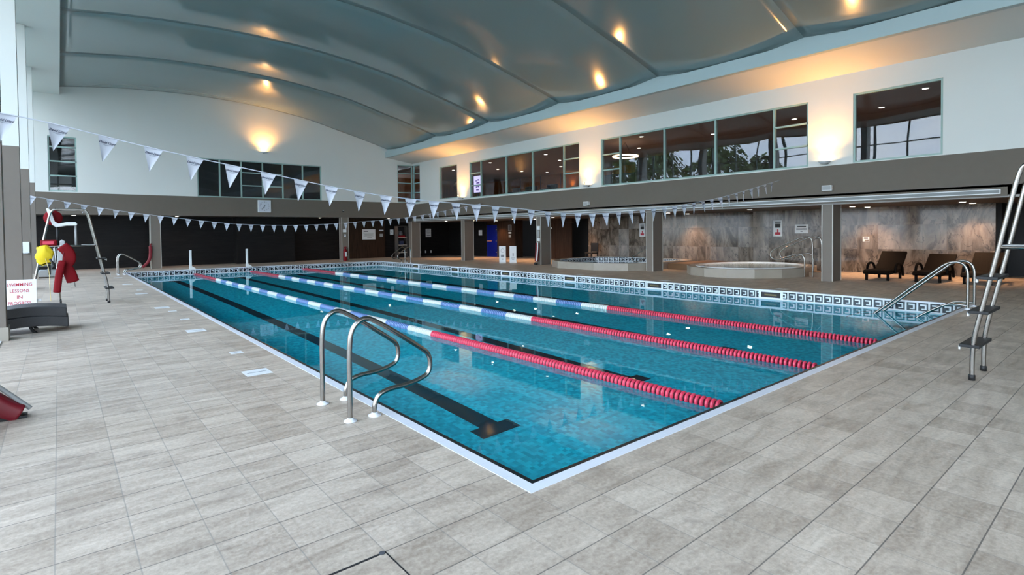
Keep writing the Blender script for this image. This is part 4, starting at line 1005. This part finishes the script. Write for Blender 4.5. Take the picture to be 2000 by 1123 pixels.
# lifeline on its column
yc = 3.83 + 6.155 * 2
t = thing('rescue_line_station', (XR, yc, 0), 'red and white rescue line station hanging on the terrace column', 'rescue line')
b = MB(); b.box((-.03, -.09, 1.62), (-.0, .09, 1.80), M['white_pl']); b.box((-.03, -.09, 1.1), (0, .09, 1.24), M['white_pl']); b.build('sign_plates', t)
b = MB(); b.box((-.05, -.07, 1.26), (0, .07, 1.60), M['grey_pl']); b.build('case', t, .01)
b = MB(); slab(b, chaikin([(-.1, 0, 1.02), (-.1, 0, .7), (-.12, 0, .45), (-.16, 0, .16)], 2), .16, .14, M['dred']); b.build('float_body', t)
b = MB(); b.tube(chaikin([(-.14, -.08, 1.05), (-.16, -.1, .8), (-.2, -.1, .5), (-.2, -.06, .2)], 2), .03, M['white_pl'], 8); b.build('rope', t)
b = MB(); b.lathe([(0, 0), (.07, 0), (.09, .06), (.06, .13), (0, .13)], M['black_rub'], 12, 'z', (-.18, .02, .0)); b.build('weight', t)

# dispenser on a left column
t = thing('wall_dispenser', (-2.87, CY[1], 1.22), 'white wall dispenser on the left side column', 'dispenser')
b = MB(); b.box((-.09, -.1, -.16), (.09, -.0, .16), M['white_pl']); b.build('housing', t, .015)
b = MB(); b.box((-.05, -.105, -.18), (.05, -.03, -.16), M['grey_pl']); b.build('nozzle', t)

# red rescue board foot at the left frame edge
t = thing('rescue_board', (-2.45, 3.72, 0), 'red foam rescue board lower end standing on the tiles at the left edge', 'rescue board')
b = MB(); slab(b, chaikin([(.04, 0, .03), (-.06, 0, .09), (-.28, 0, .33), (-.5, 0, .62), (-.62, 0, 1.0), (-.64, 0, 1.3)], 2), .15, .16, M['dred']); b.build('board', t)
b = MB(); b.tube(chaikin([(.1, -.0, .06), (.03, .0, .14), (-.2, .0, .4), (-.42, 0, .7), (-.54, 0, 1.02)], 2), .018, M['grey_pl'], 8); b.build('edge_strip', t)
b = MB(); b.box((-.1, -.06, 0), (.08, .06, .022), M['black_rub']); b.build('rubber_pad', t)

# ------------------------------------------------------------------ sky
w = bpy.data.worlds.new('World'); S.world = w; w.use_nodes = True; nt = w.node_tree; nt.nodes.clear()
out = nt.nodes.new('ShaderNodeOutputWorld'); bg = nt.nodes.new('ShaderNodeBackground')
tc = nt.nodes.new('ShaderNodeTexCoord'); sp = nt.nodes.new('ShaderNodeSeparateXYZ'); lk(nt, tc.outputs['Generated'], sp.inputs[0])
g = rng(nt, sp.outputs[2], -.05, .6, 0, 1)
col = mix(nt, g, (0.80, 0.88, 1.0), (0.42, 0.60, 0.92))
cl = noise(nt, scaled(nt, tc.outputs['Generated'], (1, 1, 2.2)), 2.6, 7.0, .55, .2)
col = mix(nt, rng(nt, cl, .42, .62, 0, 1), col, (0.93, 0.96, 1.0))
lk(nt, col, bg.inputs[0]); bg.inputs[1].default_value = 7.0; lk(nt, bg.outputs[0], out.inputs[0])

# ------------------------------------------------------------------ camera
cam = bpy.data.cameras.new('Camera'); co = bpy.data.objects.new('Camera', cam); COL.objects.link(co); S.camera = co
F, CYP = 1060.544, 479.135
yaw, pitch, roll = R(39.8431), R(-1.32143), R(-0.57824)
cam.sensor_fit = 'HORIZONTAL'; cam.sensor_width = 36.0; cam.lens = F / 2000 * 36.0
cam.shift_y = -(561.5 - CYP) / 2000.0; cam.clip_start = .05; cam.clip_end = 400
fw_ = Vector((math.sin(yaw) * math.cos(pitch), math.cos(yaw) * math.cos(pitch), math.sin(pitch)))
r_ = Vector((math.cos(yaw), -math.sin(yaw), 0)); u_ = r_.cross(fw_)
r2 = r_ * math.cos(roll) + u_ * math.sin(roll); u2 = -r_ * math.sin(roll) + u_ * math.cos(roll)
mx = Matrix((r2, u2, -fw_)).transposed().to_4x4(); mx.translation = Vector((-2.1346, -2.3916, 1.5)); co.matrix_world = mx

S.view_settings.view_transform = 'Standard'; S.view_settings.look = 'None'; S.view_settings.gamma = 1.0; S.view_settings.use_curve_mapping = False
S.view_settings.exposure = 0.38
cy = S.cycles; cy.use_denoising = True; cy.max_bounces = 12; cy.diffuse_bounces = 5; cy.glossy_bounces = 5; cy.transmission_bounces = 8; cy.transparent_max_bounces = 16
cy.sample_clamp_indirect = 8.0; cy.blur_glossy = 0.0
